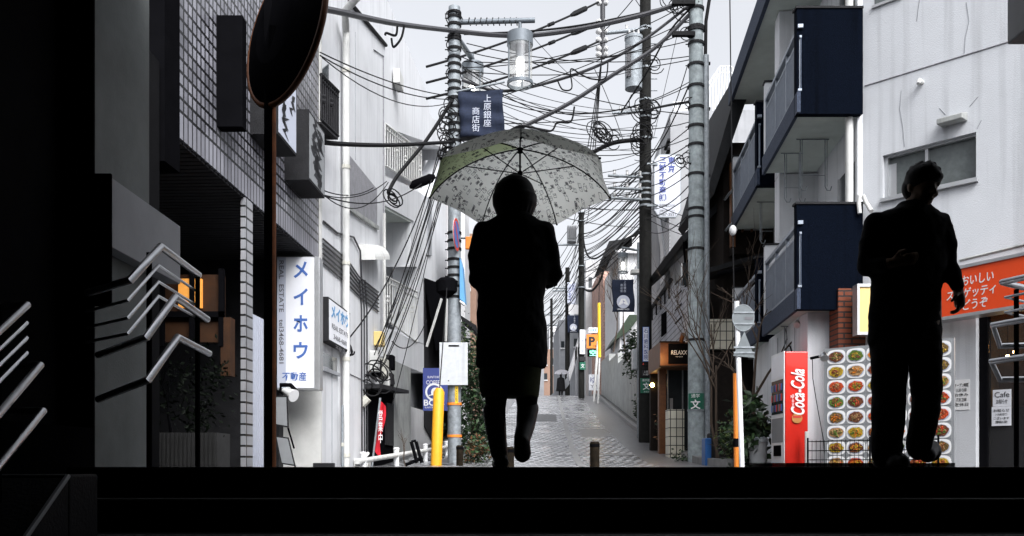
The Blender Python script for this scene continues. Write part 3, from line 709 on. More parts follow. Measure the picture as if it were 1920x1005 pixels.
# blue coffee sign
Yc = 19.5; f = front(Yc); x0, x1, z0, z1 = pxr(793, 690, 842, 770, Yc); k = Yc/F
t = thing('coffee_sign', 'navy coffee advertisement board with white round emblem beside the yard wall', 'sign', ((x0+x1)/2, Yc, z0))
MB().fbox(f, x0, x1, z0, z1, -.05, 0).build('panel', 'ink_navy', t); xc = (814-CX)*k
text('SUNTORY', f, xc, (HZ-707)*k, .3, .05, 'plate', t, .004); text('COFFEE', f, xc, (HZ-717)*k, .36, .09, 'plate', t, .004)
mb = MB().prism([f.p(xc+.2*math.cos(i*.2618), (HZ-735)*k+.2*math.sin(i*.2618), .004) for i in range(24)], f.n*.001); mb.build('emblem', 'plate', t)
mb = MB().prism([f.p(xc+.155*math.cos(i*.2618), (HZ-735)*k+.155*math.sin(i*.2618), .0055) for i in range(24)], f.n*.001)
mb.build('emblem', 'ink_navy', t)
mb = MB().prism([f.p(xc+.02+.09*math.cos(i*.5236), (HZ-735)*k+.1*math.sin(i*.5236), .007) for i in range(12)], f.n*.001); mb.tube([f.p(xc-.12, (HZ-742)*k, .01), f.p(xc-.02, (HZ-740)*k, .01)], .014, 5)
mb.build('emblem', 'plate', t)
text('BOSS', f, xc, (HZ-755)*k, .46, .14, 'plate', t, .004, bold=.02); text('SUNTORY COFFEE', f, xc, (HZ-764)*k, .42, .035, 'plate', t, .004)
# guard rail
t = thing('guard_rail', 'white two-bar steel guard rail running along the left kerb', 'guard rail', P(790, 885, 15.5))
A0, A1 = V((-2.35, 13.2, 0)), V((-1.45, 19.8, .35))
for dz in (.02, -.30): MB().tube([A0+V((0, 0, dz)), A1+V((0, 0, dz+.0))], .042, 10).build('rail', 'pvc', t, True)
for q in (.04, .33, .66, .97):
    p = A0.lerp(A1, q); MB().tube([p+V((.0, .06, -.5)), p+V((0, .06, .13))], .05, 10).tube([p+V((0, .06, .13)), p+V((0, .06, .16))], [.06, .04], 10).build('post', 'paint_white', t, True)
mb = MB(); branches(mb, P(762, 885, 14.6), .9, .012, 31, .4, 3); tag(mb.build('bare_shrub', 'stem'), 'leafless twiggy shrub behind the white guard rail', 'shrub')
t = thing('folded_easel', 'dark folded wooden stand leaning behind the guard rail', 'stand', P(785, 880, 15))
for dx in (0, 9): MB().tube([P(782+dx, 868, 15), P(771+dx, 828, 15)], .03, 4).build('leg', 'black', t)
MB().tube([P(771, 828, 15), P(780, 826, 15)], .02, 4).build('bar', 'black', t); MB().tube([P(760, 872, 15), P(792, 858, 15)], .03, 4).build('foot', 'black', t)
# ================================================================ right: apartment building with balconies
AR, UR = .104, 2.79
FRr = Fr((UR, 0, 0), (-AR, -1, 0))                       # faces the street; its right = towards the viewer (-Y)
nR = FRr.n
def RB(mb, y0, y1, z0, z1, d0, d1): return mb.fbox(FRr, -y0, -y1, z0, z1, d0, d1)   # d < 0 goes into the building
ap = thing('apartment_building', 'white apartment building with navy balconies above the street corner', 'building', (5, 14, -.05))
RB(MB(), 12.8, 19, 1.9, 11, -1.5, -.90).build('back_wall', 'white_wall_smooth', ap)
RB(MB(), 13.0, 17.2, -.1, 2.2, -1.5, -.18).build('ground_floor_wall', 'white_wall', ap)
CW = Fr((5.0, 12.4, 0), (.691, -.722, 0))
def cs(px): k = (px-CX)/F; return (12.4*k-5)/(.691+.722*k)
def CP(px, py): s_ = cs(px); return s_, (HZ-py)/F*(12.4-.722*s_)
S0, S1 = cs(1655), cs(1830); ZT, ZB = 4.31, 3.70
mb = MB()
mb.fbox(CW, -.06, S0, 2.3, 11, -.3, 0); mb.fbox(CW, S1, 6, 2.3, 11, -.3, 0); mb.fbox(CW, S0, S1, ZT, 11, -.3, 0); mb.fbox(CW, S0, S1, 2.3, ZB, -.3, 0)
mb.fbox(CW, .3, 1.5, -.1, 2.3, -.3, 0); mb.fbox(CW, 3.4, 6, -.1, 2.3, -.3, 0)
mb.build('corner_wall', 'stucco', ap)
mb = MB().prism([CW.p(-.06, 0), V((4.97, 12.46, 0)), V((5.9, 14, 0)), V((5.2, 12.6, 0))], (0, 0, 11)); 
MB().box(4.93, 5.06, 12.40, 12.5, -.1, 11).build('corner_strip', 'white_wall_smooth', ap)
MB().box(4.305, 5.3, 12.66, 12.9, -.1, 2.19).build('ground_floor_end_wall', 'stucco', ap)
# seam and cracks in the render
sm_ = MB(); a_ = CP(1622, 161); b_1 = CP(1925, 68)
sm_.tube([CW.p(a_[0], a_[1], 0), CW.p(b_1[0], b_1[1], 0)], .013, 5); sm_.build('joint_line', 'rough_grey', ap)
for pts in ([(1812, 5), (1817, 40), (1810, 70), (1808, 100)], [(1690, 170), (1687, 205), (1693, 240), (1696, 275)], [(1833, 182), (1818, 200)], [(1762, 203), (1773, 215)], [(1840, 225), (1832, 242)], [(1724, 0), (1719, 40)]):
    MB().tube([CW.p(*CP(*p), .0) for p in pts], .006, 4).build('crack', 'grey_wall', ap)
mb = MB(); a_ = CP(1800, 495); b_1 = CP(1925, 458)
mb.tube([CW.p(a_[0], a_[1]+.05, 0), CW.p(b_1[0], b_1[1], 0)], .02, 5); mb.build('ledge', 'concrete', ap)
# window in the corner wall
w = MB().fbox(CW, S0, S1, ZB, ZT, -.16, -.14).build('window', 'frosted', ap)
mb = MB(); fw = .045
mb.fbox(CW, S0, S1, ZB, ZB+fw, -.14, -.07); mb.fbox(CW, S0, S1, ZT-fw*.6, ZT, -.14, -.07); mb.fbox(CW, S0, S0+fw, ZB+fw, ZT-fw*.6, -.14, -.07); mb.fbox(CW, S1-fw*.5, S1, ZB+fw, ZT-fw*.6, -.14, -.07)
sm = S0+(S1-S0)*.46; mb.fbox(CW, sm-.02, sm+.02, ZB+fw, ZT-fw*.6, -.14, -.09); mb.build('frame', 'alu', w)
MB().fbox(CW, S0-.02, S1+.03, ZB-.05, ZB-.002, -.1, .06).build('sill', 'alu', w)
MB().fbox(CW, S0+.02, S0+.14, ZB+.05, ZB+.5, -.135, -.125).build('catch', 'alu', w)
w = MB().fbox(CW, cs(1640), cs(1690), 6.46, 7.4, -.1, .004).build('window', 'frosted', ap)
MB().fbox(CW, cs(1640)-.03, cs(1690)+.03, 6.42, 6.457, -.1, .03).build('sill', 'alu', w)
a_ = CP(1790, 222); mb = MB()
mb.prism([CW.p(a_[0]-.16, a_[1]-.08, 0), CW.p(a_[0]-.16, a_[1]-.09, .2), CW.p(a_[0]-.16, a_[1]-.02, .2), CW.p(a_[0]-.16, a_[1]+.04, 0)], CW.r*.32); mb.build('vent_hood', 'concrete', ap, bevel=.01)
a_ = CP(1729, 155); MB().tube([CW.p(*a_, 0), CW.p(*a_, .1), CW.p(a_[0], a_[1]-.05, .12)], .03, 10).build('vent_pipe', 'pvc', ap, True)
# drain pipes
MB().cyl((4.83, 12.45, -.0+2.3), (4.83, 12.45, 11), .055).build('drain_pipe', 'pvc', ap, True)
MB().tube([P(1612, 400, 12.25), P(1610, 380, 12.25), P(1612, 368, 12.25), P(1618, 366, 12.25), P(1624, 380, 12.25), P(1634, 396, 12.1)], .03, 10).build('drain_pipe', 'pvc', ap, True)
# windows of the recessed wall
for (y0, y1, z0, z1) in ((12.6, 13.6, 5.3, 7.2), (15.6, 17.2, 5.3, 7.1), (12.6, 13.7, 2.5, 4.4), (15.6, 17.2, 2.5, 4.4)):
    w = RB(MB(), y0, y1, z0, z1, -.9, -.885).build('window', 'glass_dark', ap); mb = MB()
    for y in (y0, (y0+y1)/2-.03, y1-.05): RB(mb, y, y+.05, z0, z1, -.885, -.86)
    mb.build('frame', 'alu', w)
def balcony(y0, y1, zb, end=True):
    b = RB(MB(), y0+.24, y1, zb, zb+.10, -.86, -.003).build('balcony', 'soffit', ap)
    RB(MB(), y0-.002, y1, zb-.03, zb+.26, 0, .05).build('fascia', 'navy_fascia', b)
    ytop = zb+1.46
    MB().fbox(Fr((0, y0, 0), (1, 0, 0)), UR+AR*y0-.04, UR+AR*y0+.895, zb-.03, ytop, -.12, .004).build('end_panel', 'navy_panel', b)
    MB().fbox(Fr((0, y0, 0), (1, 0, 0)), UR+AR*y0-.06, UR+AR*y0+.9, ytop, ytop+.03, -.14, .02).build('coping', 'charcoal', b)
    RB(MB(), y1-.14, y1, zb+.1, zb+1.5, -1.0, .02).build('partition_wall', 'white_wall_smooth', b)
    RB(MB(), y1-.16, y1+.01, zb+1.5, zb+1.53, -1.0, .04).build('coping', 'charcoal', b)
    zr = zb+1.17; mb = MB()
    RB(mb, y0+.02, y1-.14, zr, zr+.05, -.04, .03); RB(mb, y0+.02, y1-.14, zr-.14, zr-.11, -.02, .01); RB(mb, y0+.02, y1-.14, zb+.28, zb+.31, -.02, .03)
    for i in range(1, 4):
        y = y0+.05+(y1-y0-.25)*i/3; RB(mb, y, y+.04, zb+.26, zr, -.03, .02)
    r = mb.build('railing', 'rail_metal', b)
    RB(MB(), y0+.02, y1-.14, zb+.31, zr-.14, -.012, -.008).build('balcony_panel', 'slat_panel', b)
    mb = MB()
    for i in range(int((y1-y0-.2)/.07)): y = y0+.05+i*.07; RB(mb, y, y+.022, zb+.31, zr-.14, -.008, .008)
    mb.build('bars', 'rail_metal', b)
    return b
def hook(y, z, x0, w_=.5):
    fx = lambda d: V((x0+d, y, 0)); mb = MB(); Z = lambda q: V((0, 0, q))
    mb.tube([fx(0)+Z(z), fx(w_)+Z(z)], .009, 5)
    for d in (.06, w_-.06): mb.tube([fx(d)+Z(z), fx(d)+Z(z-.72), fx(d+.03)+Z(z-.78), fx(d+.08)+Z(z-.78), fx(d+.1)+Z(z-.72)], .009, 5); mb.tube([fx(d+.03)+Z(z), fx(d+.03)+Z(z-.72)], .006, 5)
    mb.tube([fx(.06)+Z(z-.55), fx(w_-.06)+Z(z-.55)], .006, 5)
    mb.build('clothes_hook', 'galvanised', ap)
for zb in (2.2, 4.97):
    balcony(12.3, 15.0, zb); balcony(15.5, 18.6, zb)
    hook(13.3, zb-.02, 4.35); hook(13.9, zb-.02, 4.3, .35); hook(16.5, zb-.02, 4.65, .4)
hook(13.0, 7.76, 4.28, .35)
RB(MB(), 11.9, 19, 7.78, 7.92, -1.5, -.02).build('upper_slab', 'soffit', ap)
RB(MB(), 11.9, 19, 7.76, 8.2, -.02, .05).build('roof_fascia', 'navy_fascia', ap)
for zb in (4.97, 7.78): RB(MB(), 15.05, 15.45, zb-2.8, zb-.01, -.95, -.25).build('partition_wall', 'white_wall_smooth', ap)
# lower-wall details
for yy in (13.4, 14.7): RB(MB(), yy, yy+.015, -.1, 2.1, -.16, -.152).build('joint_line', 'grey_wall', ap)
MB().tube([P(1498, 605, 13.2), P(1494, 610, 13.1)], .05, 10).build('wall_lamp', 'pvc', ap, True)
# brick pillar
tag(MB().box(4.6, 4.98, 12.25, 12.6, 1.72, 2.46).box(4.6, 4.98, 12.25, 12.6, -.05, 1.72).build('brick_pillar', 'red_brick'), 'red brick pillar between the vending machine and the cream sign', 'pillar')
# ---------------------------------------------------------------- spaghetti shop
sp = thing('spaghetti_shop', 'dark shop doorway with warm lamps inside at the right edge', 'shop', CW.p(2.3, -.05, -.4))
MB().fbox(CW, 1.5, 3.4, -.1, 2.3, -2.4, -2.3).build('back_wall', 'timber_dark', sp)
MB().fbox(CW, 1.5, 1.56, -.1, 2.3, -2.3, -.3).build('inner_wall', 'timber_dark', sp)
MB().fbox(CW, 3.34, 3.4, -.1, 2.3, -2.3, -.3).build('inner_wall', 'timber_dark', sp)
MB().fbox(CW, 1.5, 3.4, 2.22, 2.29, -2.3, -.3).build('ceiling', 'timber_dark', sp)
dr = MB().fbox(CW, 1.60, 2.32, -.1, 1.95, -.2, -.18).build('door', 'shop_glass', sp)
mb = MB(); mb.fbox(CW, 1.5, 1.60, -.1, 2.22, -.26, -.12); mb.fbox(CW, 2.32, 3.34, -.1, 2.22, -.26, -.12); mb.fbox(CW, 1.6, 2.32, 1.95, 2.22, -.26, -.12); mb.build('frame', 'black', dr)
MB().fbox(CW, 1.62, 2.0, -.1, .72, -.23, -.21).build('door_panel', 'black', dr)
MB().fbox(CW, 1.6, 2.34, .85, 1.8, -2.29, -2.2).build('amber_wall', 'amber_wall', sp)
for (px, py) in ((1858, 668), (1872, 659), (1843, 735)):
    s_, z_ = CP(px, py); p = CW.p(s_+.06, z_*1.02, -.45); mb = MB().ball(p, .026); l = mb.build('pendant_lamp', 'lit_bulb', sp, True); MB().tube([p+V((0, 0, .025)), p+V((0, 0, .5))], .004, 5).build('cord', 'black', l)
sl2 = bpy.data.lights.new('shop_light', 'POINT'); sl2.energy = 9; sl2.color = (1, .5, .13); sl2.shadow_soft_size = .15
so2 = bpy.data.objects.new('shop_light', sl2); COL.objects.link(so2); so2.location = CW.p(2.0, 1.75, -1.6)
def notice(label, px0, py0, px1, py1, d, lines, m='plate'):
    a, b = CP(px0, py0), CP(px1, py1); x0, x1 = sorted((a[0], b[0])); z0, z1 = sorted((a[1], b[1]))
    t = thing('paper_notice', label, 'notice', CW.p(x0, z0, d)); MB().fbox(CW, x0, x1, z0, z1, d, d+.003).build('sheet', m, t)
    n_ = len(lines)
    for i, s_ in enumerate(lines):
        h = (z1-z0)*.8/n_*(.7 if i else .8); text(s_, CW, (x0+x1)/2, z1-(z1-z0)*(.1+.8*(i+.5)/n_), (x1-x0)*(.8 if i % 2 == 0 else .6), h, 'ink_black', t, d+.005)
notice('white paper with handwritten opening hours taped to the white pillar', 1787, 713, 1819, 768, .004, ['オープン時間', '11:30 15:00', 'お休み', '17:30 22:00', '定休日'])
notice('upper pale sheet stuck to the dark shop door', 1853, 730, 1888, 760, -.17, ['Cafe', 'お知らせ'], 'sign_white')
notice('lower white sheet with small print stuck to the dark shop door', 1851, 762, 1888, 797, -.17, ['お知らせ', 'いつもありがとう', 'ございます', '営業時間のご案内'], 'sign_white')
# red sign band
RS = Fr((5.52, 11.5, 0), (.483, -.875, 0))
t = thing('shop_sign', 'orange red shop sign with white Japanese lettering and silver edges', 'sign', RS.p(1, 1.86))
MB().fbox(RS, 0, 2.6, 1.9, 2.48, -.25, 0).build('panel', 'orange_red', t)
mb = MB().fbox(RS, -.02, 2.6, 2.48, 2.52, -.25, .02); mb.fbox(RS, -.02, 2.6, 1.86, 1.9, -.25, .02); mb.build('frame', 'alu', t)
for s_, py, w_, xo in (('おいしい', 524, .42, .67), ('スパゲッティ', 550, .66, .58), ('どうぞ', 575, .33, .64)):
    text(s_, RS, xo, 1.9+.58*(1-(py-497)/96), w_, .13, 'plate', t, .003, shear=.08, bold=.012)
t = thing('shop_sign', 'cream sign panel with silver frame left of the red shop sign', 'sign', (4.95, 11.95, 1.75))
f = front(11.95); MB().fbox(f, 4.77, 5.6, 1.80, 2.42, -.15, 0).build('panel', 'cream', t)
mb = MB().fbox(f, 4.74, 5.6, 2.42, 2.46, -.15, .02); mb.fbox(f, 4.74, 5.6, 1.76, 1.80, -.15, .02); mb.fbox(f, 4.74, 4.77, 1.80, 2.42, -.15, .02); mb.build('frame', 'alu', t)
# menu board
MBd = Fr((4.16, 11.6, 0), (.75, -.66, 0))
t = thing('menu_board', 'tall menu board covered with rows of pasta dish photographs', 'menu board', MBd.p(.75, -.05))
MB().fbox(MBd, 0, 1.60, -.05, 1.52, -.05, 0).build('panel', 'plastic_grey', t)
rg = random.Random(11); pit, rowp = .256, .200
for r_ in range(8):
    for c_ in range(6):
        cx_, cz_ = .04+pit*(c_+.5), 1.50-rowp*(r_+.5)
        mb = MB(); mb.fbox(MBd, cx_-pit*.485, cx_+pit*.485, cz_-rowp*.485, cz_+rowp*.485, 0, .004)
        mb.k = 3; N = 22
        se = lambda q: math.copysign(abs(q)**.62, q)
        mb.prism([MBd.p(cx_+.123*se(math.cos(a*2*math.pi/N)), cz_+.094*se(math.sin(a*2*math.pi/N)), .004) for a in range(N)], MBd.n*.002)
        mb.k = 4
        mb.prism([MBd.p(cx_+.108*math.cos(a*2*math.pi/N), cz_-.003+.079*math.sin(a*2*math.pi/N), .006) for a in range(N)], MBd.n*.001)
        fc = rg.sample(range(8), 3)
        mb.k = 1
        q = [MBd.p(cx_+.100*math.cos(a*2*math.pi/N)*rg.uniform(.86, 1.06), cz_+.070*math.sin(a*2*math.pi/N)*rg.uniform(.84, 1.08), .008) for a in range(N)]
        mb.prism(q, MBd.n*.006)
        for _ in range(34):
            mb.k = rg.choice((1, 2, 2, 5, 5)); a = rg.uniform(0, 6.28); rr = rg.uniform(0, .8); x_, z_ = cx_+.088*rr*math.cos(a), cz_+.062*rr*math.sin(a); b = rg.uniform(0, 3.14); l_ = rg.uniform(.008, .022)
            mb.tube([MBd.p(x_-l_*math.cos(b), z_-l_*math.sin(b), .014), MBd.p(x_+l_*math.cos(b)*.3, z_+l_*.4, .018), MBd.p(x_+l_*math.cos(b), z_+l_*math.sin(b), .014)], rg.uniform(.003, .008), 5)
        mb.build('dish_photo', ['plastic_grey', 'food%d' % fc[0], 'food%d' % fc[1], 'plate', 'sign_lilac', 'food%d' % fc[2]], t)
for dx in (.1, .9): MB().tube([MBd.p(dx, -.05, -.06), MBd.p(dx, 1.45, -.06)], .02, 6).build('support', 'black', t)
t = thing('clip_light', 'small chrome clip light at the top left corner of the menu board', 'lamp', MBd.p(-.05, 1.4))
MB().tube([P(1520, 672, 11.6), P(1538, 668, 11.5)], .02, 6).build('clamp', 'black', t); MB().tube([P(1537, 668, 11.5), P(1545, 666, 11.45), P(1546, 672, 11.4)], [.02, .045, .055], 10).build('lamp_head', 'steel', t, True)
MB().tube([P(1523, 674, 11.55), P(1524, 710, 11.6), P(1532, 760, 11.6), P(1543, 820, 11.6), P(1546, 850, 11.5)], .006, 5).build('cord', 'black', t)
t = thing('wire_fence', 'low black wire fence panel in front of the menu board', 'fence', MBd.p(.75, -.05, .3))
mb = MB()
for i in range(30): mb.tube([MBd.p(-.1+i*.055, -.1, .28), MBd.p(-.1+i*.055, .30, .28)], .0035, 4)
mb.build('mesh', 'black', t); mb = MB()
for z_ in (.28, .16, .04): mb.tube([MBd.p(-.1, z_, .28), MBd.p(1.5, z_, .28)], .006, 4)
mb.build('rails', 'black', t)
for x_ in (-.1, .7, 1.5): MB().tube([MBd.p(x_, -.1, .285), MBd.p(x_, .33, .285)], .012, 6).build('post', 'black', t)
# vending machine
t = thing('vending_machine', 'red drinks vending machine with white script on its side', 'vending machine', (4.1, 12.9, -.06))
MB().box(3.945, 4.275, 12.55, 13.2, -.06, 1.61).build('casing', 'red_paint', t, bevel=.015)
fv = Fr((3.945, 12.55, 0), (0, -1, 0)); fr_ = MB().fbox(fv, -.64, -.02, .0, 1.62, 0, .012).build('front_panel', 'paint_white', t)
MB().fbox(fv, -.60, -.06, .72, 1.22, .012, .02).build('display_window', 'glass_dark', t)
mb = MB()
for i in range(3):
    for j in range(9): mb.k = (i*2+j*5+j//2) % 4; mb.fbox(fv, -.58+j*.057, -.545+j*.057, .76+i*.15, .86+i*.15, .02, .03)
mb.build('cans', ['ink_blue', 'plastic_grey', 'ink_red', 'ink_black'], t)
MB().fbox(fv, -.60, -.06, 1.26, 1.58, .012, .016).build('header', 'sign_white', t); MB().fbox(fv, -.5, -.15, .1, .26, .012, .02).build('delivery_slot', 'black', t); MB().fbox(fv, -.6, -.06, .3, .66, .012, .016).build('panel_poster', 'plastic_grey', t)
f = front(12.55); k = 12.55/F
text('Coca-Cola', f, (1495-CX)*k, (HZ-735)*k, .66, .20, 'plate', t, .017, rot=90, shear=.35, bold=.02)
text('ecoる', f, (1485-CX)*k, (HZ-752)*k, .19, .05, 'plate', t, .017, rot=90)
mb = MB().prism([f.p((1494-CX)*k+.075*math.cos(a*.3142), (HZ-784)*k+.075*math.sin(a*.3142), .015) for a in range(20)], f.n*.002); mb.build('emblem', 'coin_gold', t)
MB().fbox(f, (1486-CX)*k, (1502-CX)*k, (HZ-782)*k-.012, (HZ-782)*k+.02, .018, .02).build('emblem_bar', 'ink_red', t)
MB().tube([P(1485, 662, 12.8), P(1482, 650, 12.8), P(1478, 648, 12.8)], .012, 6).build('cable_stub', 'black', t)
tag(MB().box(*pxr(1510, 0, 1517, 0, 12.4)[:2], 12.4, 12.44, -.1, .45).build('pipe_stub', 'pvc', None, bevel=.01), 'short white post between the red machine and the menu board', 'post')
t = thing('trash_bin', 'grey recycling bin left of the red vending machine', 'bin', (3.85, 13.5, -.05)); MB().tube([(3.82, 13.5, -.06), (3.82, 13.5, .32)], [.13, .14], 16).build('body', 'plastic_grey', t, True); MB().tube([(3.82, 13.5, .32), (3.82, 13.5, .38), (3.82, 13.5, .40)], [.15, .15, .1], 16).build('lid', 'galvanised', t, True)
# ---------------------------------------------------------------- road signs on poles, right
t = thing('sign_pole', 'white sign pole carrying the backs of a round and a triangular sign', 'road sign', P(1390, 885, 12.6)); k = 12.6/F; f = front(12.6)
MB().tube([P(1392, 900, 12.6), P(1381, 565, 12.6)], .038, 12).build('pole', 'paint_white', t, True)
rs_ = MB(); xc, zc = (1392-CX)*k, (HZ-597)*k
rs_.prism([f.p(xc+.155*math.cos(a*.2094), zc+.19*math.sin(a*.2094), .05) for a in range(30)], f.n*-.006+V()); rs_.build('round_sign', 'road_back', t)
mb = MB().tube([f.p(xc+.155*math.cos(a*.2094), zc+.19*math.sin(a*.2094), .047) for a in range(31)], .008, 5); mb.build('sign_rim', 'galvanised', t)
MB().prism([f.p((1373-CX)*k, (HZ-668)*k, .05), f.p((1414-CX)*k, (HZ-672)*k, .05), f.p((1394-CX)*k, (HZ-622)*k, .05)], f.n*-.006).build('triangular_sign', 'road_back', t, bevel=.002)
for py in (587, 608, 652, 662): MB().fbox(f, xc-.14, xc+.16, (HZ-py)*k-.012, (HZ-py)*k+.012, .05, .062).build('bracket', 'galvanised', t)
MB().fbox(f, xc+.02, xc+.14, (HZ-598)*k-.02, (HZ-598)*k+.02, .05, .054).build('sticker', 'ink_grey', t)
t = thing('guy_wire_guard', 'orange plastic guard tube on a guy wire beside the white sign pole', 'guard', P(1379, 885, 12.9))
MB().tube([P(1381, 900, 12.9), P(1379, 700, 12.9)], .036, 10).build('tube', 'orange', t, True); MB().tube([P(1380, 838, 12.9), P(1380, 822, 12.9)], .040, 10).build('band', 'black', t, True)
MB().tube([P(1379, 700, 12.9), P(1374, 440, 12.9), P(1368, -40, 12.9)], .009, 6).build('guy_wire', 'cable', t)
MB().ball(P(1374, 432, 12.9), .055, .055, .08).build('insulator', 'insulator', t, True)
# shrubs and small things before the dark house
def plant(label, c, rad, n, size, seed, name='shrub', trunk=None, mats=('leaf_dark', 'leaf_mid', 'leaf_dark'), cat='shrub', clumps=12):
    t = thing(name, label, cat, (c[0], c[1], c[2]-rad[2])); mb = MB(); foliage(mb, c, rad, n, size, clumps, seed); mb.build('crown', list(mats), t)
    mb = MB(); branches(mb, (c[0], c[1], c[2]-rad[2]-.1), trunk or rad[2]*1.6, .02, seed); mb.build('trunk', 'stem', t); return t
plant('broad leaved glossy shrub beside the red vending machine', P(1418, 810, 13.6), (.32, .3, .65), 520, .17, 21)
plant('dense green bush behind the orange guard tube', P(1372, 820, 14.5), (.30, .3, .55), 600, .09, 22, mats=('leaf_dark', 'leaf_mid', 'leaf_light'))
mb = MB(); branches(mb, P(1415, 885, 14.0), 3.0, .045, 17, .75, 4); tag(mb.build('bare_tree', 'stem', None), 'leafless crooked tree rising over the bushes before the apartment wall', 'tree')
for i in range(7):
    pass
mb = MB(); branches(mb, P(1345, 885, 15.5), 4.2, .03, 41, .45, 4); branches(mb, P(1352, 885, 15.4), 3.8, .03, 43, .4, 4); tag(mb.build('bare_tree', 'stem', None), 'thin leafless tree in front of the cream tiled planter', 'tree')
tag(MB().box(*pxr(1320, 0, 1332, 0, 15.8)[:2], 15.7, 16, -.06, .45).build('crate', 'plastic_blue', None, bevel=.02), 'blue plastic container beside the concrete utility pole', 'container')
tag(MB().box(*pxr(1332, 0, 1352, 0, 15.9)[:2], 15.9, 16.2, -.06, .55).build('storage_box', 'charcoal', None, bevel=.02), 'dark storage box with pale lid behind the blue container', 'container')
dm('pale_tower_wall', (.48, .48, .485), .85, var=.15, scale=1.5, streak=.3)
# ================================================================ right: dark timber house, wooden shop, tall white house
dh = thing('timber_house', 'old dark timber house with steep roof edge and open shutters', 'house', (5.6, 20, 0))
MB().box(4.62, 9, 19, 22.4, -.1, 7.0).build('wall', 'timber_dark', dh)
MB().prism([(4.20, 18.6, 5.9), (4.32, 18.6, 5.75), (5.3, 18.6, 8.6), (5.0, 18.6, 8.7)], (0, 3.4, 0)).build('roof', 'roof_dark', dh)
MB().prism([(4.2, 18.5, 4.05), (5.4, 18.5, 4.4), (5.4, 18.5, 4.5), (4.2, 18.5, 4.15)], (0, 1.2, 0)).build('lower_eave', 'roof_dark', dh)
MB().box(4.75, 5.5, 18.7, 19.0, 4.5, 6.6).build('bay_wall', 'timber_dark', dh)
w = MB().box(4.95, 5.35, 18.66, 18.69, 5.0, 6.2).build('window', 'curtain', dh)
mb = MB()
for x in (4.92, 5.12, 5.34): mb.box(x, x+.035, 18.60, 18.66, 4.95, 6.25)
mb.build('frame', 'wood', w)
for (z, y) in ((6.3, 18.4), (5.6, 18.3)):
    MB().prism([(4.62, y, z-.55), (4.66, y, z-.57), (5.12, y, z+.1), (5.08, y, z+.12)], (0, .6, 0)).build('shutter', 'galvanised', dh)
MB().box(4.66, 4.76, 18.5, 18.62, 4.6, 6.4).build('corner_post', 'wood', dh)
MB().tube([(4.35, 18.4, 4.0), (4.9, 18.3, 4.1), (5.4, 18.3, 4.12)], .05, 8).build('gutter_pipe', 'black', dh, True)
# cream tiled planter wall
tag(MB().box(4.0, 4.62, 18.0, 18.5, 2.35, 2.98).build('tiled_planter', 'cream_tile'), 'cream tiled box with black joints jutting from the dark house', 'planter')
MBx = MB().box(4.02, 4.9, 18.05, 18.9, -.05, 2.3)
tag(MBx.build('porch_wall', 'timber_dark'), 'dark timber porch wall under the cream tiled box', 'wall')
# wooden salon
sa = thing('salon', 'small wood framed salon with lit timber canopy and dark glass front', 'shop', (3.7, 20, .2))
k = 19.5/F; f = front(19.5)
x0, x1, z0, z1 = pxr(1238, 640, 1300, 688, 19.5)
MB().box(x0, x1, 19.5, 21.2, z0, z1).build('canopy', 'wood', sa)
mb = MB()
for z_ in (z0, z1-.03): mb.box(x0-.02, x1, 19.46, 19.499, z_, z_+.03)
mb.build('canopy_trim', 'timber_dark', sa)
b = MB().fbox(f, (1253-CX)*k, (1300-CX)*k, (HZ-682)*k, (HZ-645)*k, 0, .02).build('sign_panel', 'black', sa)
text('RELAXX', f, (1273-CX)*k, (HZ-661)*k, .36, .095, 'plate', sa, .023, shear=.15, bold=.005); text('HAIR SALON', f, (1273-CX)*k, (HZ-669)*k, .16, .02, 'plate', sa, .023)
MB().box((1243-CX)*k, (1256-CX)*k, 20.0, 20.2, .1, z0).build('timber_post', 'wood', sa)
MB().box((1240-CX)*k, 4.2, 21.0, 21.2, .1, z0).build('back_wall', 'timber_dark', sa)
d = MB().box((1262-CX)*k, (1302-CX)*k, 20.2, 20.24, .3, z0).build('door', 'glass_dark', sa)
mb = MB()
for xx in (1261, 1290): mb.box((xx-CX)*k, (xx+2-CX)*k, 20.14, 20.2, .3, z0)
mb.build('frame', 'galvanised', d); MB().box((1266-CX)*k, (1272-CX)*k, 20.16, 20.19, 1.15, 1.5).build('door_sign', 'plastic_grey', d)
q = P(1279, 638, 19.3); MB().tube([q+V((0, .1, .0)), q+V((0, -.1, .12))], .05, 8).build('sign_lamp', 'wood', sa)
q = P(1223, 722, 21.0); MB().ball(q, .05).build('wall_lamp', 'lit_bulb', sa, True)
wl = bpy.data.lights.new('salon_light', 'POINT'); wl.energy = 4; wl.color = (1, .55, .18); wl.shadow_soft_size = .1
wo = bpy.data.objects.new('salon_light', wl); COL.objects.link(wo); wo.location = (3.35, 19.25, 2.35)
tag(MB().box(*pxr(1254, 0, 1283, 0, 18.8)[:2], 18.8, 19.2, .0, 1.16).build('tiled_pillar', 'cream_tile'), 'low cream tiled pillar with black joints before the salon door', 'pillar')
t = thing('chalkboard', 'small black standing board beside the dark utility pole', 'sign board', P(1228, 832, 23)); q = [P(1219, 828, 23), P(1233, 830, 23), P(1236, 788, 23), P(1222, 785, 23)]
MB().prism(q, (0, .1, .0)).build('panel', 'black', t); fb = front(22.97); k2 = 22.97/F; text('OPEN', fb, (1228-CX)*k2, (HZ-800)*k2, .12, .05, 'plate', t, .01); text('MENU', fb, (1227-CX)*k2, (HZ-817)*k2, .12, .04, 'plate', t, .01)
plant('low plant growing at the foot of the salon corner', P(1245, 800, 20.6), (.15, .2, .5), 160, .09, 52, mats=('leaf_dark', 'leaf_rust', 'leaf_mid'))
plant('small dark plants in front of the low cream pillar', P(1280, 862, 17.8), (.18, .2, .2), 150, .08, 53)
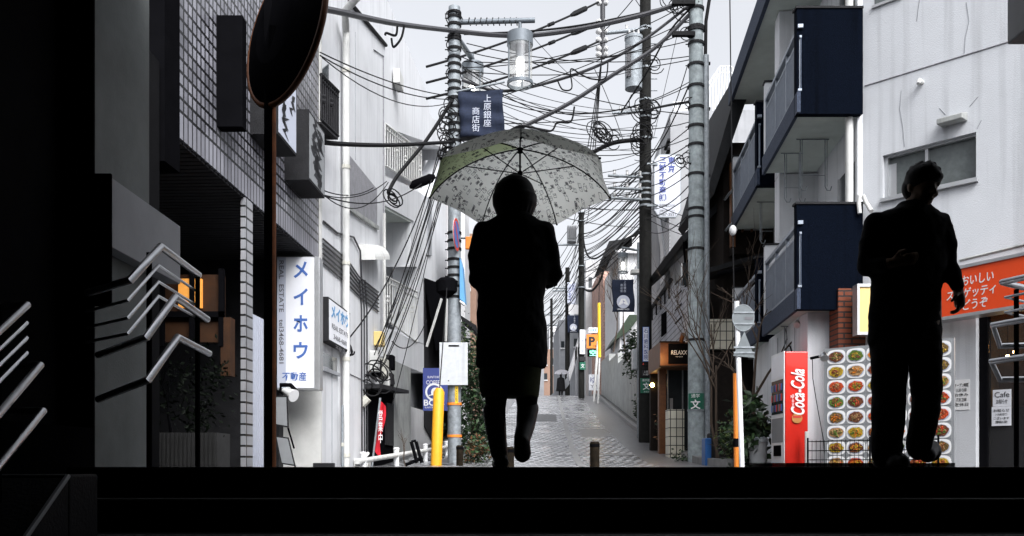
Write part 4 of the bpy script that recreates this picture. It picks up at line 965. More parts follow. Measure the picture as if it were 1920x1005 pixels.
# grey clad balcony house above the salon
gh = thing('grey_house', 'grey clad house with stepped balcony walls above the salon', 'house', (4, 22.5, .4))
FG = Fr((3.05, 0, 0), (-AL, -1, 0)); nG = FG.n
def poly3(pts, name, m, parent, dep=.2, u=3.05):
    q = [FP(x, y, u) for x, y in pts]; MB().prism(q, -nG*dep).build(name, m, parent)
poly3([(1225, 580), (1262, 530), (1290, 545), (1290, 640), (1258, 655), (1222, 672)], 'balcony_wall', 'siding', gh, .15)
poly3([(1241, 590), (1250, 583), (1250, 624), (1241, 632)], 'window', 'black', gh, -.02)
MB().tube([FP(1222, 582, 3.05)+nG*.05, FP(1262, 525, 3.05)+nG*.05], .06, 6).build('handrail', 'charcoal', gh)
for i in range(5): p = FP(1226+8*i, 578-11*i, 3.05)+nG*.05; MB().tube([p, p-V((0, 0, .35))], .025, 5).build('post', 'charcoal', gh)
MB().fbox(FG, -28, -19.6, 2.9, 5.6, -2.4, -1.4).build('wall', 'small_tile', gh)
MB().prism([(3.9, 19.6, 5.0), (5.2, 19.6, 6.2), (5.2, 19.6, 6.35), (3.8, 19.6, 5.1)], (0, 6, 0)).build('roof', 'roof_dark', gh)
MB().tube([(3.92, 19.7, 5.0), (4.1, 20.5, 4.75), (4.5, 20.5, 4.75)], .05, 8).build('gutter_pipe', 'black', gh, True)
MB().box(4.0, 4.35, 20.4, 20.6, 3.6, 4.7).build('side_window', 'glass_dark', gh)
for i in range(4): MB().tube([(3.75, 20.0, 3.2+.3*i), (4.4, 19.9, 3.9+.3*i)], .02, 5).build('rail', 'charcoal', gh)
# tall white house with outside stair and roof railings
tw = thing('tall_white_house', 'tall white house with outside stair and railed roof behind the poles', 'building', (5.5, 26, 1))
MB().fbox(Fr((3.42, 0, 0), (-AL, -1, 0)), -29.5, -24.5, .2, 9.9, -4, 0).build('wall', 'mid_wall', tw)
FT = Fr((3.42, 0, 0), (-AL, -1, 0))
MB().fbox(FT, -26.5, -24.5, 5.4, 6.9, 0, .03).build('tiled_band', 'small_tile', tw)
for i in range(9): MB().fbox(FT, -25.3, -24.5, 7.0+i*.26, 7.06+i*.26, 0, .08).build('stair_tread', 'charcoal' if i % 3 else 'galvanised', tw)
w = MB().fbox(FT, -26.9, -26.3, 8.2, 9.6, 0, .02).build('window', 'glass_dark', tw)
for a_, b_1, c_1, d_ in ((-27.5, -26.9, 5.4, 7.6), (-26.0, -25.4, 5.0, 7.0)): MB().fbox(FT, a_, b_1, c_1, d_, 0, .02).build('window', 'grey_wall', tw)
MB().prism([FT.p(-29, 9.9, .03), FT.p(-28.6, 9.9, .03), FT.p(-25.2, 6.0, .03), FT.p(-25.8, 6.0, .03)], FT.n*.05).build('stair_wall', 'white_wall_smooth', tw)
mb = MB()
for i in range(10): mb.tube([P(1262+i*4, 240-.2*i, 24.9), P(1262+i*4, 192, 24.9)], .015, 5)
mb.tube([P(1262, 192, 24.9), P(1300, 190, 24.9)], .02, 5); mb.build('roof_railing', 'paint_white', tw)
MB().box(*pxr(1264, 0, 1330, 0, 24.8)[:2], 24.8, 26, 9.902, 10.1).build('roof_parapet', 'white_wall_smooth', tw)
mb = MB(); tp = [(1326, 160), (1350, 125), (1370, 124), (1386, 140)]; bt = [(1326, 235), (1345, 212), (1366, 205), (1386, 200)]
def pl(P_, t_):
    s_ = t_*(len(P_)-1); i = min(int(s_), len(P_)-2); q = s_-i; return (P_[i][0]+(P_[i+1][0]-P_[i][0])*q, P_[i][1]+(P_[i+1][1]-P_[i][1])*q)
for off in (0, 12): mb.tube([P(x, y+off, 26) for x, y in tp], .022, 5)
mb.tube([P(x, y, 26) for x, y in bt], .03, 5)
for i in range(13): a_ = pl(tp, i/12); b_1 = pl(bt, i/12); mb.tube([P(*a_, 26), P(*b_1, 26)], .017, 5)
mb.build('roof_stair_railing', 'paint_white', tw)
MB().prism([P(1326, 275, 26), P(1386, 215, 26), P(1386, 203, 26), P(1345, 212, 26), P(1320, 245, 26)], (0, .3, 0)).build('roof_stair', 'white_wall_smooth', tw)
# ================================================================ right, farther up the slope
rw = thing('retaining_wall', 'stepped grey concrete retaining wall along the right pavement', 'wall', (4.8, 38, 2))
for i, (y0, y1, h) in enumerate(((31.5, 36, 2.3), (36, 41, 2.2), (41, 47, 2.25), (47, 54, 2.2))):
    u = 3.25; q = []
    z0, z1 = g(y0)-.2, g(y1)-.2
    pts = [V((u+AL*y0, y0, z0)), V((u+AL*y1, y1, z1)), V((u+AL*y1, y1, g(y1)+h-.1)), V((u+AL*y0, y0, g(y0)+h+.35))]
    MB().prism(pts, (.35, 0, 0)).build('wall_panel', 'concrete', rw)
mb = MB()
for i in range(40):
    Y = 27.2+i*.11; x = 3.2+AL*Y; mb.box(x, x+.03, Y, Y+.05, g(Y), g(Y)+1.35)
tag(mb.build('slat_fence', 'grey_wall', None), 'grey diagonal slatted fence between the dark pole and the retaining wall', 'fence')
plant('evergreen bush overhanging the retaining wall beside the banner pole', P(1184, 665, 31), (.42, .5, .75), 900, .13, 61, mats=('leaf_dark', 'leaf_mid', 'leaf_dark'))
plant('low green shrub at the foot of the slatted fence', P(1196, 770, 27), (.15, .4, .35), 260, .09, 62)
for i, (px, Y, h) in enumerate(((1150, 42, 3.2), (1172, 37, 3.0))):
    mb = MB(); branches(mb, P(px, 660, Y), h*1.5, .04, 70+i, .55, 4)
    tag(mb.build('bare_tree', 'stem', None), ('bare winter tree standing behind the retaining wall nearer the yellow guard', 'bare winter tree standing behind the retaining wall under the banner')[i], 'tree')
def block(name, label, px0, px1, py0, py1, Y, dep, m, cat='building', wins=(), wm='glass_dark'):
    x0, x1, z0, z1 = pxr(px0, py0, px1, py1, Y); t = thing(name, label, cat, ((x0+x1)/2, Y, z0)); MB().box(x0, x1, Y, Y+dep, min(z0, g(Y))-.5, z1).build('wall', m, t)
    for (a, b, c_, d_) in wins: q = pxr(a, b, c_, d_, Y); w = MB().box(q[0], q[1], Y-.05, Y+.01, q[2], q[3]).build('window', wm, t); MB().box(q[0]-.05, q[1]+.05, Y-.12, Y+.01, q[2]-.12, q[2]-.01).build('sill', 'pale_wall', w)
    return t
t = block('gabled_house', 'pale clad house with dark eaves behind the banner pole', 1162, 1222, 470, 690, 50, 8, 'pale_wall', 'house', [(1166, 610, 1180, 670), (1190, 500, 1200, 590)], 'grey_wall')
for pts, nm, m_ in (([(1128, 488), (1142, 452), (1185, 446), (1185, 462), (1150, 470)], 'roof', 'roof_dark'), ([(1152, 472), (1178, 440), (1205, 440), (1205, 475)], 'gable', 'pale_wall'), ([(1180, 620), (1150, 640), (1180, 590), (1202, 590)], 'lower_roof', 'leaf_dark')):
    MB().prism([P(x, y, 49.6) for x, y in pts], (0, 5, 0)).build(nm, m_, t)
block('pink_building', 'pink brick apartment block rising behind the yellow guard tube', 1131, 1170, 492, 700, 58, 10, 'pink_tile', wins=[(1136, 520, 1144, 530), (1140, 560, 1152, 575)])
block('pale_tower', 'tall pale plastered building left of the pink block', 1098, 1132, 488, 740, 66, 12, 'pale_tower_wall', wins=[(1113, 560, 1118, 600), (1104, 520, 1110, 540), (1124, 530, 1128, 550)])
block('far_house', 'grey house at the crest behind the elevated stair', 1048, 1086, 600, 745, 74, 10, 'grey_wall', 'house', [(1076, 635, 1084, 650), (1052, 640, 1058, 652), (1062, 612, 1068, 622)])
block('far_house', 'pale flat roofed house at the far end of the street', 1012, 1050, 655, 745, 95, 10, 'pink_brick', 'house', [(1018, 672, 1026, 684), (1034, 672, 1042, 684), (1018, 700, 1026, 712)])
t = block('far_house', 'white house with dark roof left of the crest at the end of the street', 985, 1020, 690, 748, 88, 8, 'mid_wall', 'house', [(1004, 706, 1012, 716)])
block('far_tower', 'distant grey apartment tower above the far poles', 1030, 1052, 612, 700, 150, 20, 'pale_wall', 'building', [(1034, 622, 1038, 632), (1042, 622, 1046, 632), (1034, 642, 1038, 652)])
# elevated stair at the crest
t = thing('footbridge_stair', 'concrete footbridge stair with sloping deck at the crest of the street', 'stair', P(1090, 740, 60)); Y = 60
MB().prism([P(1066, 700, Y), P(1088, 625, Y), P(1109, 612, Y), P(1109, 626, Y), P(1092, 640, Y), P(1068, 715, Y)], (0, 2, 0)).build('deck', 'pale_wall', t)
for px in (1078, 1083, 1104): MB().box(*pxr(px, 0, px+4, 0, Y)[:2], Y, Y+.3, 3.8, (HZ-650)/F*Y).build('column', 'grey_wall', t)
MB().prism([P(1030, 745, Y), P(1066, 705, Y), P(1068, 720, Y), P(1045, 748, Y)], (0, 2, 0)).build('lower_flight', 'grey_wall', t)
# left side, farther up
block('brick_house', 'brown brick house beyond the lamp pole on the left', 866, 893, 438, 720, 27, 6, 'pink_brick', 'house', [(870, 480, 880, 540)])
block('row_house', 'grey rendered house beyond the brick house on the left side of the street', 886, 922, 500, 740, 34, 7, 'mid_wall', 'house', [(895, 560, 903, 600), (908, 560, 915, 600)])
block('row_house', 'pale house farther up on the left side just before the crest', 908, 944, 560, 745, 46, 8, 'pale_wall', 'house', [(916, 610, 923, 640), (930, 610, 936, 640)])
t = block('narrow_house', 'pale house between the lamp pole and the walking woman', 852, 872, 395, 700, 24, 5, 'pale_wall', 'house')
q = P(880, 452, 22); t = thing('amber_signal', 'small amber lamp box hanging behind the lamp pole', 'lamp', q); MB().box(q.x-.10, q.x+.12, q.y, q.y+.1, q.z-.2, q.z+.12).build('casing', 'orange', t, bevel=.02); MB().tube([q+V((0, .1, .1)), q+V((-.5, .1, .1))], .02, 5).build('arm', 'black', t)
MBa = MB().prism([P(862, 590, 23), P(893, 610, 23), P(893, 622, 23), P(868, 600, 23)], (0, 1, 0)); tag(MBa.build('awning', 'charcoal', None), 'dark sloping awning behind the lamp pole', 'awning')
plant('tall dark hedge bush at the foot of the lamp pole', P(886, 745, 20), (.45, .6, 1.35), 3400, .12, 81, mats=('leaf_dark', 'leaf_mid', 'leaf_dark'), clumps=22)
plant('pale branched shrub above the hedge bush', P(880, 660, 21), (.32, .5, .75), 420, .10, 82, mats=('leaf_light', 'leaf_dark', 'leaf_mid'), clumps=16)
plant('low brown and green plants spilling over the left kerb', P(893, 850, 17.5), (.30, .6, .32), 1100, .08, 83, mats=('leaf_dark', 'leaf_rust', 'leaf_mid'), clumps=14)
# ================================================================ utility poles and what hangs on them
def bands(x, y, rr, zs, parent, m='galvanised', rod=False):
    for z in zs:
        b = MB().tube([(x, y, z), (x, y, z+.05)], rr*1.1, 16); 
        if rod: b.tube([(x-rr, y, z+.02), (x-rr-.06, y, z+.02)], .012, 5)
        b.build('band', m, parent)
def pole(label, p0, top, r0, r1, m, name='utility_pole'):
    t = thing(name, label, 'utility pole', p0)
    MB().tube([V(p0)-V((0, 0, .3)), (p0[0], p0[1], (p0[2]+top)/2), (p0[0]+.0, p0[1], top)], [r0, (r0+r1)/2, r1], 20).build('shaft', m, t, True); return t
def bracket_ins(parent, a, b, r=.035, n=3):
    MB().tube([a, b], r, 8).build('crossarm', 'galvanised', parent, True)
    for i in range(n):
        p = V(a).lerp(V(b), (i+.5)/n); MB().tube([p, p+V((0, 0, .06)), p+V((0, 0, .09)), p+V((0, 0, .16))], [.03, .05, .03, .045], 8).build('insulator', 'insulator', parent, True)
# lamp pole on the left
YL = 17.0; k = YL/F; xl = (852-CX)*k; zt = (HZ-14)*k
lp = pole('grey street lamp pole with two lanterns and many cable ties on the left', (xl, YL, g(YL)), zt, .135, .115, 'galvanised', 'lamp_pole')
bands(xl, YL, .125, [(HZ-y)*k for y in (28, 36, 50, 72, 78, 95, 112, 125, 140, 158, 172, 188, 205, 220, 236, 250, 268, 440, 455, 470, 490, 505, 520, 540, 560)], lp, 'cable', True)
bands(xl, YL, .132, [(HZ-y)*k for y in (760, 820)], lp, 'orange')
rg = random.Random(3); mb = MB()
def coil(mb, c, r, n, r_t, rg, flat=.5):
    pts = []; ph = [rg.uniform(0, 6) for _ in range(4)]
    for i in range(n*14):
        a = i*2*math.pi/14; q = r*(.7+.3*math.sin(a*.37+ph[0])); pts.append(V(c)+V((q*math.cos(a+ph[1]*.1)+.2*r*math.sin(a*.21+ph[2]), flat*q*math.sin(a*.53+ph[3]), q*math.sin(a)+.25*r*math.sin(a*.17+ph[1]))))
    mb.tube(pts, r_t, 5)
for y in (40, 90, 150, 200, 245): coil(mb, (xl-.02, YL, (HZ-y)*k), .17, 2, .011, rg, .9)
mb.build('cable_ties', 'cable', lp, True)
MB().tube([(xl, YL, (HZ-42)*k), P(1003, 38, YL)], .05, 10).build('arm', 'lantern_metal', lp, True)
MB().tube([(xl, YL+.1, (HZ-60)*k), P(885, 110, YL+2.2)], .06, 10).build('arm', 'lantern_metal', lp, True)
coil_ = MB()
for i in range(9): p = P(880+i*11, 41, YL); coil_.tube([p+V((.07*math.cos(a*.6), .07*math.sin(a*.6), 0)).zxy for a in range(0)] or [p+V((-.02, -.07, -.05)), p+V((0, -.02, .07)), p+V((.02, .07, -.04))], .012, 5)
coil_.build('cable_ties', 'cable', lp, True)
def lantern(label, c, s):                               # c = centre of its bottom ring
    t = thing('street_lantern', label, 'street lamp', c); c = V(c); Z = lambda z: c+V((0, 0, z*s))
    MB().tube([Z(.80), Z(1.03), Z(1.05)], [.262*s, .262*s, .22*s], 28).build('cap', 'lantern_metal', t, True)
    MB().tube([Z(1.05), Z(1.30)], .035*s, 10).build('hanger', 'lantern_metal', t, True)
    mb = MB(); mb.tube([Z(.0), Z(.07)], .262*s, 28, False).tube([Z(0), Z(.07)], .235*s, 28, False)
    for i in range(28):
        a, b = 2*math.pi*i/28, 2*math.pi*(i+1)/28
        for z in (0, .07): mb.add([Z(z)+V((q*s*math.cos(w), q*s*math.sin(w), 0)) for q, w in ((.235, a), (.262, a), (.262, b), (.235, b))], [(0, 1, 2, 3)])
    mb.build('bottom_ring', 'lantern_metal', t)
    MB().tube([Z(.07), Z(.80)], .245*s, 28, False).build('glass', 'lantern_glass', t, True)
    for a in (-.75, 1.4, 3.6): MB().tube([Z(.05)+V((.25*s*math.cos(a), .25*s*math.sin(a), 0)), Z(.82)+V((.25*s*math.cos(a), .25*s*math.sin(a), 0))], .017*s, 6).build('strut', 'lantern_metal', t)
    b = MB().tube([Z(.80), Z(.64), Z(.56)], [.09*s, .09*s, .05*s], 14).build('lamp_socket', 'lantern_metal', t, True)
    MB().tube([Z(.56), Z(.50), Z(.32), Z(.27)], [.03*s, .075*s, .075*s, .03*s], 14).build('lit_bulb', 'lit_lamp', b, True)
lantern('larger lit lantern hanging from the lamp pole arm above the umbrella', P(975, 160, YL), .97)
lantern('smaller lit lantern hanging behind the lamp pole above the navy banner', P(886, 202, YL+2.2), .93)
def banner(label, px0, py0, px1, py1, Y, cols, emblem=False, wave=.06):
    f = front(Y); x0, x1, z0, z1 = pxr(px0, py0, px1, py1, Y); t = thing('banner', label, 'banner', ((x0+x1)/2, Y, z0)); mb = MB(); nx, nz = 10, 14
    W_ = lambda a, b: -wave*math.sin(a*5+b*2)*(1-b*.5)-wave*.5*math.sin(b*17+a*2)
    for j in range(nz+1):
        for i in range(nx+1):
            a, b = i/nx, j/nz; mb.v.append(V((x0+(x1-x0)*a+.02*math.sin(b*6), Y+W_(a, b), z0+(z1-z0)*b)))
    for j in range(nz):
        for i in range(nx): q = j*(nx+1)+i; mb.f.append((q, q+1, q+nx+2, q+nx+1)); mb.m.append(0)
    o = mb.build('cloth', 'navy_cloth', t, True); so_ = o.modifiers.new('thickness', 'SOLIDIFY'); so_.thickness = .004
    for s_, a, b, w_, h_ in cols: text(s_, f, x0+(x1-x0)*a, z0+(z1-z0)*b, (x1-x0)*w_, (z1-z0)*h_, 'sign_lilac', t, wave*1.5+.01, vert=True, bold=-.004)
    if emblem:
        k_ = .17*(x1-x0)/.62*1.1; cx_, cz_ = (x0+x1)/2, z0+(z1-z0)*.31
        e = MB().prism([f.p(cx_+k_*math.cos(a*.2618), cz_+k_*math.sin(a*.2618), wave*1.5+.008) for a in range(24)], f.n*.001).build('emblem', 'sign_lilac', t)
        MB().prism([f.p(cx_+x*k_, cz_+z*k_, wave*1.5+.012) for x, z in ((-.75, -.45), (-.3, .45), (.3, .45), (.75, -.45))], f.n*.001).build('emblem_mountain', 'plate', e)
        text('上', f, cx_, cz_-.05*k_, k_*.6, k_*.7, 'ink_navy', t, wave*1.5+.015)
        text('UEHARA GINZA', f, cx_, z0+(z1-z0)*.08, (x1-x0)*.55, .05, 'sign_white', t, wave*1.5+.012)
    return t, x0, x1, z0, z1
t, x0, x1, z0, z1 = banner('navy cloth banner with white characters rippling on the lamp pole', 861, 168, 944, 258, YL-.1, [('上原銀座', .64, .52, .17, .66), ('商店街', .38, .34, .17, .5)])
MB().tube([(xl, YL-.1, z1-.05), (x1+.02, YL-.1, z1+.15)], .022, 8).build('rod', 'galvanised', t, True)
# signs and plates on the lamp pole
f = front(YL-.2); k2 = (YL-.2)/F
t = thing('traffic_sign', 'blank pale metal sign seen from behind strapped to the lamp pole', 'sign', P(850, 722, YL-.2)); x0, x1, z0, z1 = pxr(824, 642, 877, 722, YL-.2)
MB().fbox(f, x0, x1, z0, z1, -.006, .006).build('plate', 'sign_back', t, bevel=.004); MB().fbox(f, (841-CX)*k2, (861-CX)*k2, (HZ-650)*k2, (HZ-647)*k2, .006, .012).build('slot', 'black', t)
MB().fbox(f, (840-CX)*k2, (842-CX)*k2, (HZ-715)*k2, (HZ-713)*k2, .006, .010).build('bolt', 'black', t)
t = thing('guy_wire_guard', 'bright yellow guy wire guard leaning beside the lamp pole', 'guard', P(818, 885, 15.6))
MB().tube([P(817, 895, 15.6), P(823, 735, 15.6), P(824, 728, 15.6)], [.10, .10, .06], 12).build('tube', 'yellow', t, True); MB().tube([P(824, 732, 15.6), P(838, 540, 16.6)], .010, 6).build('guy_wire', 'cable', t)
c = P(856, 440, 16.7); ax = V((.985, -.14, 0)).normalized(); t = thing('no_parking_sign', 'round blue and red road sign seen nearly edge on at the lamp pole', 'road sign', c)
sd = V((.14, .985, 0)).normalized(); dsk = lambda r_, d0, d1, nm, m_, par: MB().prism([c+ax*d0+sd*r_*math.cos(i*.2618)+V((0, 0, r_*math.sin(i*.2618))) for i in range(24)], ax*(d1-d0)).build(nm, m_, par)
dsk(.31, 0, .006, 'plate', 'ink_red', t); dsk(.25, .006, .009, 'face', 'ink_blue', t); dsk(.31, -.01, 0, 'backing', 'sign_back', t)
q = [c+ax*.011+sd*a+V((0, 0, b)) for a, b in ((-.2, .15), (-.15, .2), (.2, -.15), (.15, -.2))]; MB().prism(q, ax*.002).build('bar', 'ink_red', t)
t = thing('pennant', 'blue and white pennant hanging edge on from the lamp pole', 'flag', P(866, 560, 16.8)); MB().prism([P(862, 482, 16.8), P(867, 500, 16.8), P(872, 568, 16.8), P(862, 560, 16.8)], (.02, .25, 0)).build('cloth', 'ink_cyan', t)
MB().prism([P(862, 562, 16.75), P(871, 568, 16.75), P(871, 572, 16.75), P(862, 566, 16.75)], (.02, .25, 0)).build('hem', 'plate', t)
t = thing('speaker', 'black drum shaped box mounted on the lamp pole below the pennant', 'box', P(838, 550, 16.9)); MB().tube([P(838, 556, 16.9), P(838, 548, 16.9), P(838, 528, 16.9), P(838, 522, 16.9)], [.08, .2, .22, .14], 14).build('housing', 'black', t, True)
f = front(YL-.14); t = thing('pole_plate', 'narrow white and yellow plate wrapped on the lower lamp pole', 'sign', P(858, 750, YL-.14)); k2 = (YL-.14)/F; MB().fbox(f, (853-CX)*k2, (859-CX)*k2, (HZ-756)*k2, (HZ-724)*k2, -.02, .0).build('plate', 'yellow_flat', t); text('こども', f, (856-CX)*k2, (HZ-740)*k2, .045, .25, 'ink_black', t, .004, vert=True)
# concrete pole, right
YC = 17.5; k = YC/F; xc = (1305-CX)*k
cp = pole('thick mottled concrete utility pole in front of the dark house', (xc, YC, g(YC)), 10.4, .165, .135, 'pole_concrete')
bands(xc, YC, .15, [(HZ-y)*k for y in (20, 55, 60, 85, 125, 165, 205, 240, 275, 330, 395, 410, 470, 640)], cp, 'charcoal', True)
MB().tube([(xc+.22, YC-.02, g(YC)-.2), (xc+.19, YC-.02, (HZ-105)*k)], .065, 12).build('conduit', 'galvanised', cp, True)
MB().tube([(xc+.19, YC, (HZ-105)*k), (xc+.2, YC, (HZ-40)*k), (xc+.3, YC, (HZ+20)*k)], .035, 8).build('cable_riser', 'cable', cp, True)
for y in (120, 205, 330, 470, 552, 650): MB().tube([(xc+.06, YC-.02, (HZ-y)*k), (xc+.28, YC-.02, (HZ-y)*k)], .035, 6).build('strap', 'charcoal', cp)
mb = MB(); rg = random.Random(9)
for (x, y, r_) in ((1290, 60, .14), (1296, 190, .12), (1292, 300, .16), (1275, 300, .12), (1285, 12, .25), (1262, 8, .25)): mb = MB(); coil(mb, P(x, y, YC-.05), r_, 3, .010, rg); mb.build('cable_coil', 'cable', cp, True)
for y in (12, 70): MB().fbox(front(YC), (1258-CX)*k, (1300-CX)*k, (HZ-y)*k-.05, (HZ-y)*k+.03, .1, .2).build('terminal_box', 'cable', cp)
t = thing('road_plate', 'green school route plate with white character on the concrete pole', 'sign', P(1305, 770, YC-.2)); f = front(YC-.18); k2 = (YC-.18)/F
mb = MB(); r_ = .175
for (a0, a1) in ((-1.25, 1.0),):
    N = 12; A = [a0+(a1-a0)*i/N for i in range(N+1)]
    pts = [V((xc+r_*math.sin(a), YC-r_*math.cos(a), (HZ-768)*k2)) for a in A]
    for i in range(N): mb.add([pts[i], pts[i+1], pts[i+1]+V((0, 0, .33)), pts[i]+V((0, 0, .33))], [(0, 1, 2, 3)])
mb.build('plate', 'green_sign', t, True)
text('文', f, (1304-CX)*k2, (HZ-758)*k2, .2, .19, 'plate', t, .004, bold=.02); text('通学', f, (1304-CX)*k2, (HZ-742)*k2, .17, .08, 'plate', t, .004)
MB().tube([(xc-.0, YC, (HZ-771)*k), (xc, YC, (HZ-768)*k)], .178, 16).build('strap', 'galvanised', t)
# dark pole
YD = 24.0; k = YD/F; xd = (1210-CX)*k
dp = pole('dark wooden looking utility pole carrying a grey transformer drum', (xd, YD, g(YD)), 13.4, .185, .15, 'pole_dark')
bands(xd, YD, .16, [(HZ-y)*k for y in (55, 130, 190, 222, 262, 330, 345, 357, 366, 378, 388)], dp, 'galvanised')
mb = MB()
for y in range(60, 330, 22): mb.tube([(xd+.15, YD, (HZ-y)*k), (xd+.33, YD, (HZ-y)*k)], .014, 4)
mb.build('climbing_steps', 'galvanised', dp)
bracket_ins(dp, P(1136, 62, YD-.1), P(1214, 54, YD-.1), .055, 1)
bracket_ins(dp, P(1148, 212, YD-.1), P(1210, 208, YD-.1), .04, 2)
for y in (331, 354, 373): bracket_ins(dp, P(1140, y-2, YD-.1), P(1212, y+2, YD-.1), .04, 3)
MB().tube([P(1130, -10, YD-.1), P(1130, 110, YD-.1)], .07, 10).build('insulator_stem', 'cable_grey', dp, True)
for y in (8, 44, 62, 78, 94, 105):
    for d in (-8, 6): MB().tube([P(1130, y, YD-.1), P(1130+d, y-3, YD-.1), P(1130+d*1.6, y-4, YD-.1)], [.05, .09, .05], 8).build('insulator', 'insulator', dp, True)
mb = MB(); rg = random.Random(5)
for (x, y, r_, n_) in ((1125, 245, .3, 6), (1132, 255, .22, 5), (1205, 205, .36, 4), (1222, 205, .26, 4), (1205, 250, .3, 5), (1198, 268, .28, 4), (1222, 125, .3, 2), (1150, 262, .2, 3)): mb = MB(); coil(mb, P(x, y, YD-.2), r_, n_, .014, rg); mb.build('cable_coil', 'cable', dp, True)
t = thing('transformer', 'grey cylindrical transformer hanging on the dark utility pole', 'transformer', P(1188, 168, YD-.1)); c0, c1 = P(1188, 167, YD-.15), P(1188, 75, YD-.15)
MB().tube([c0, c1], .235, 24).build('drum', 'galvanised', t, True); MB().tube([c1, c1+V((0, 0, .08)), c1+V((0, 0, .13))], [.25, .25, .1], 24).build('lid', 'galvanised', t, True)
for i in range(4): MB().box(c0.x-.22+i*.035, c0.x-.205+i*.035, c0.y-.25, c0.y-.08, c0.z+.25, c1.z-.25).build('cooling_fin', 'ink_grey', t)
for dx in (-.12, .0, .13): MB().tube([c1+V((dx, 0, .1)), c1+V((dx, 0, .28))], .03, 8).build('bushing', 'insulator', t)
MB().tube([c0+V((.1, 0, .7)), (xd, YD, c0.z+.7)], .05, 6).build('bracket', 'charcoal', t)
f = front(YD-.3); k2 = (YD-.3)/F; t = thing('pole_sign', 'tall white pole sign with cut corners and navy property agent characters', 'sign', P(1251, 408, YD-.3)); x0, x1, z0, z1 = pxr(1226, 289, 1277, 408, YD-.3); c_ = .14
oct_ = [(x0+c_, z0), (x1-c_, z0), (x1, z0+c_*1.4), (x1, z1-c_*1.2), (x1-c_, z1), (x0+c_, z1), (x0, z1-c_*1.2), (x0, z0+c_*1.4)]
MB().prism([f.p(x, z, 0) for x, z in oct_], -f.n*.08).build('panel', 'galvanised', t); cm = ((x0+x1)/2, (z0+z1)/2)
MB().prism([f.p(cm[0]+(x-cm[0])*.95, cm[1]+(z-cm[1])*.975, .004) for x, z in oct_], -f.n*.003).build('face', 'sign_pale', t)
text('東京', f, (1259-CX)*k2, (HZ-309)*k2, .20, .44, 'ink_navy', t, .007, vert=True, bold=.03); text('三誠不動産㈱', f, (1242.5-CX)*k2, (HZ-336)*k2, .20, 1.2, 'ink_navy', t, .007, vert=True, bold=.03)
for s_, y, w_, h_ in (('当駅東口1分', 385.5, .42, .085), ('三誠ビルディング', 395, .42, .065), ('3467-3551', 402, .45, .085)): text(s_, f, (1251-CX)*k2, (HZ-y)*k2, w_, h_, 'ink_black', t, .007)
MB().box(xd, x0+.1, YD-.34, YD-.28, z1-.3, z1-.25).build('bracket', 'galvanised', t); MB().box(xd, x0+.1, YD-.34, YD-.28, z0+.3, z0+.35).build('bracket', 'galvanised', t)
f = front(YD-.2); k2 = (YD-.2)/F; t = thing('pole_sign', 'narrow white wraparound sign of a dental clinic on the dark pole', 'sign', P(1211, 705, YD-.2)); x0, x1, z0, z1 = pxr(1201, 601, 1221, 707, YD-.2)
mb = MB(); N = 14
A = [-1.2+2.4*i/N for i in range(N+1)]; pts = [V((xd+.17*math.sin(a), YD-.17*math.cos(a), z0)) for a in A]
for i in range(N): mb.add([pts[i], pts[i+1], pts[i+1]+V((0, 0, z1-z0)), pts[i]+V((0, 0, z1-z0))], [(0, 1, 2, 3)])
mb.build('plate', 'sign_white', t, True); MB().fbox(f, (1205-CX)*k2, (1217-CX)*k2, (HZ-678)*k2, (HZ-613)*k2, -.01, .006).build('frame', 'ink_blue', t)
MB().fbox(f, (1206.2-CX)*k2, (1215.8-CX)*k2, (HZ-677)*k2, (HZ-614)*k2, .006, .009).build('panel', 'sign_white', t)
text('石川歯科医院', f, (1211-CX)*k2, (HZ-645.5)*k2, .118, .85, 'ink_navy', t, .011, vert=True, bold=.015)
MB().prism([f.p((1206-CX)*k2+x, (HZ-684)*k2+z, .006) for x, z in ((-.025, 0), (.025, 0), (0, .06))], f.n*.002).build('arrow', 'ink_red', t)
text('歯の治療', f, (1213-CX)*k2, (HZ-683.5)*k2, .12, .04, 'ink_black', t, .006); text('3460-0428', f, (1211-CX)*k2, (HZ-690)*k2, .2, .04, 'ink_black', t, .006)
b = MB().fbox(f, (1204-CX)*k2, (1218-CX)*k2, (HZ-705)*k2, (HZ-694)*k2, -.01, .006).build('plate', 'ink_black', t); text('上原', f, (1211-CX)*k2, (HZ-697)*k2, .12, .055, 'plate', t, .009); text('1-33', f, (1211-CX)*k2, (HZ-702)*k2, .12, .05, 'plate', t, .009)
t = thing('road_plate', 'green school route plate with white character on the dark pole', 'sign', P(1211, 737, YD-.2)); MB().fbox(f, (1201-CX)*k2, (1221-CX)*k2, (HZ-737)*k2, (HZ-709)*k2, -.02, .002).build('plate', 'green_sign', t)
text('通学路', f, (1211-CX)*k2, (HZ-713)*k2, .2, .07, 'plate', t, .006); text('文', f, (1212-CX)*k2, (HZ-724)*k2, .2, .2, 'plate', t, .006, bold=.02); text('渋谷区', f, (1212-CX)*k2, (HZ-734.5)*k2, .15, .04, 'plate', t, .006)
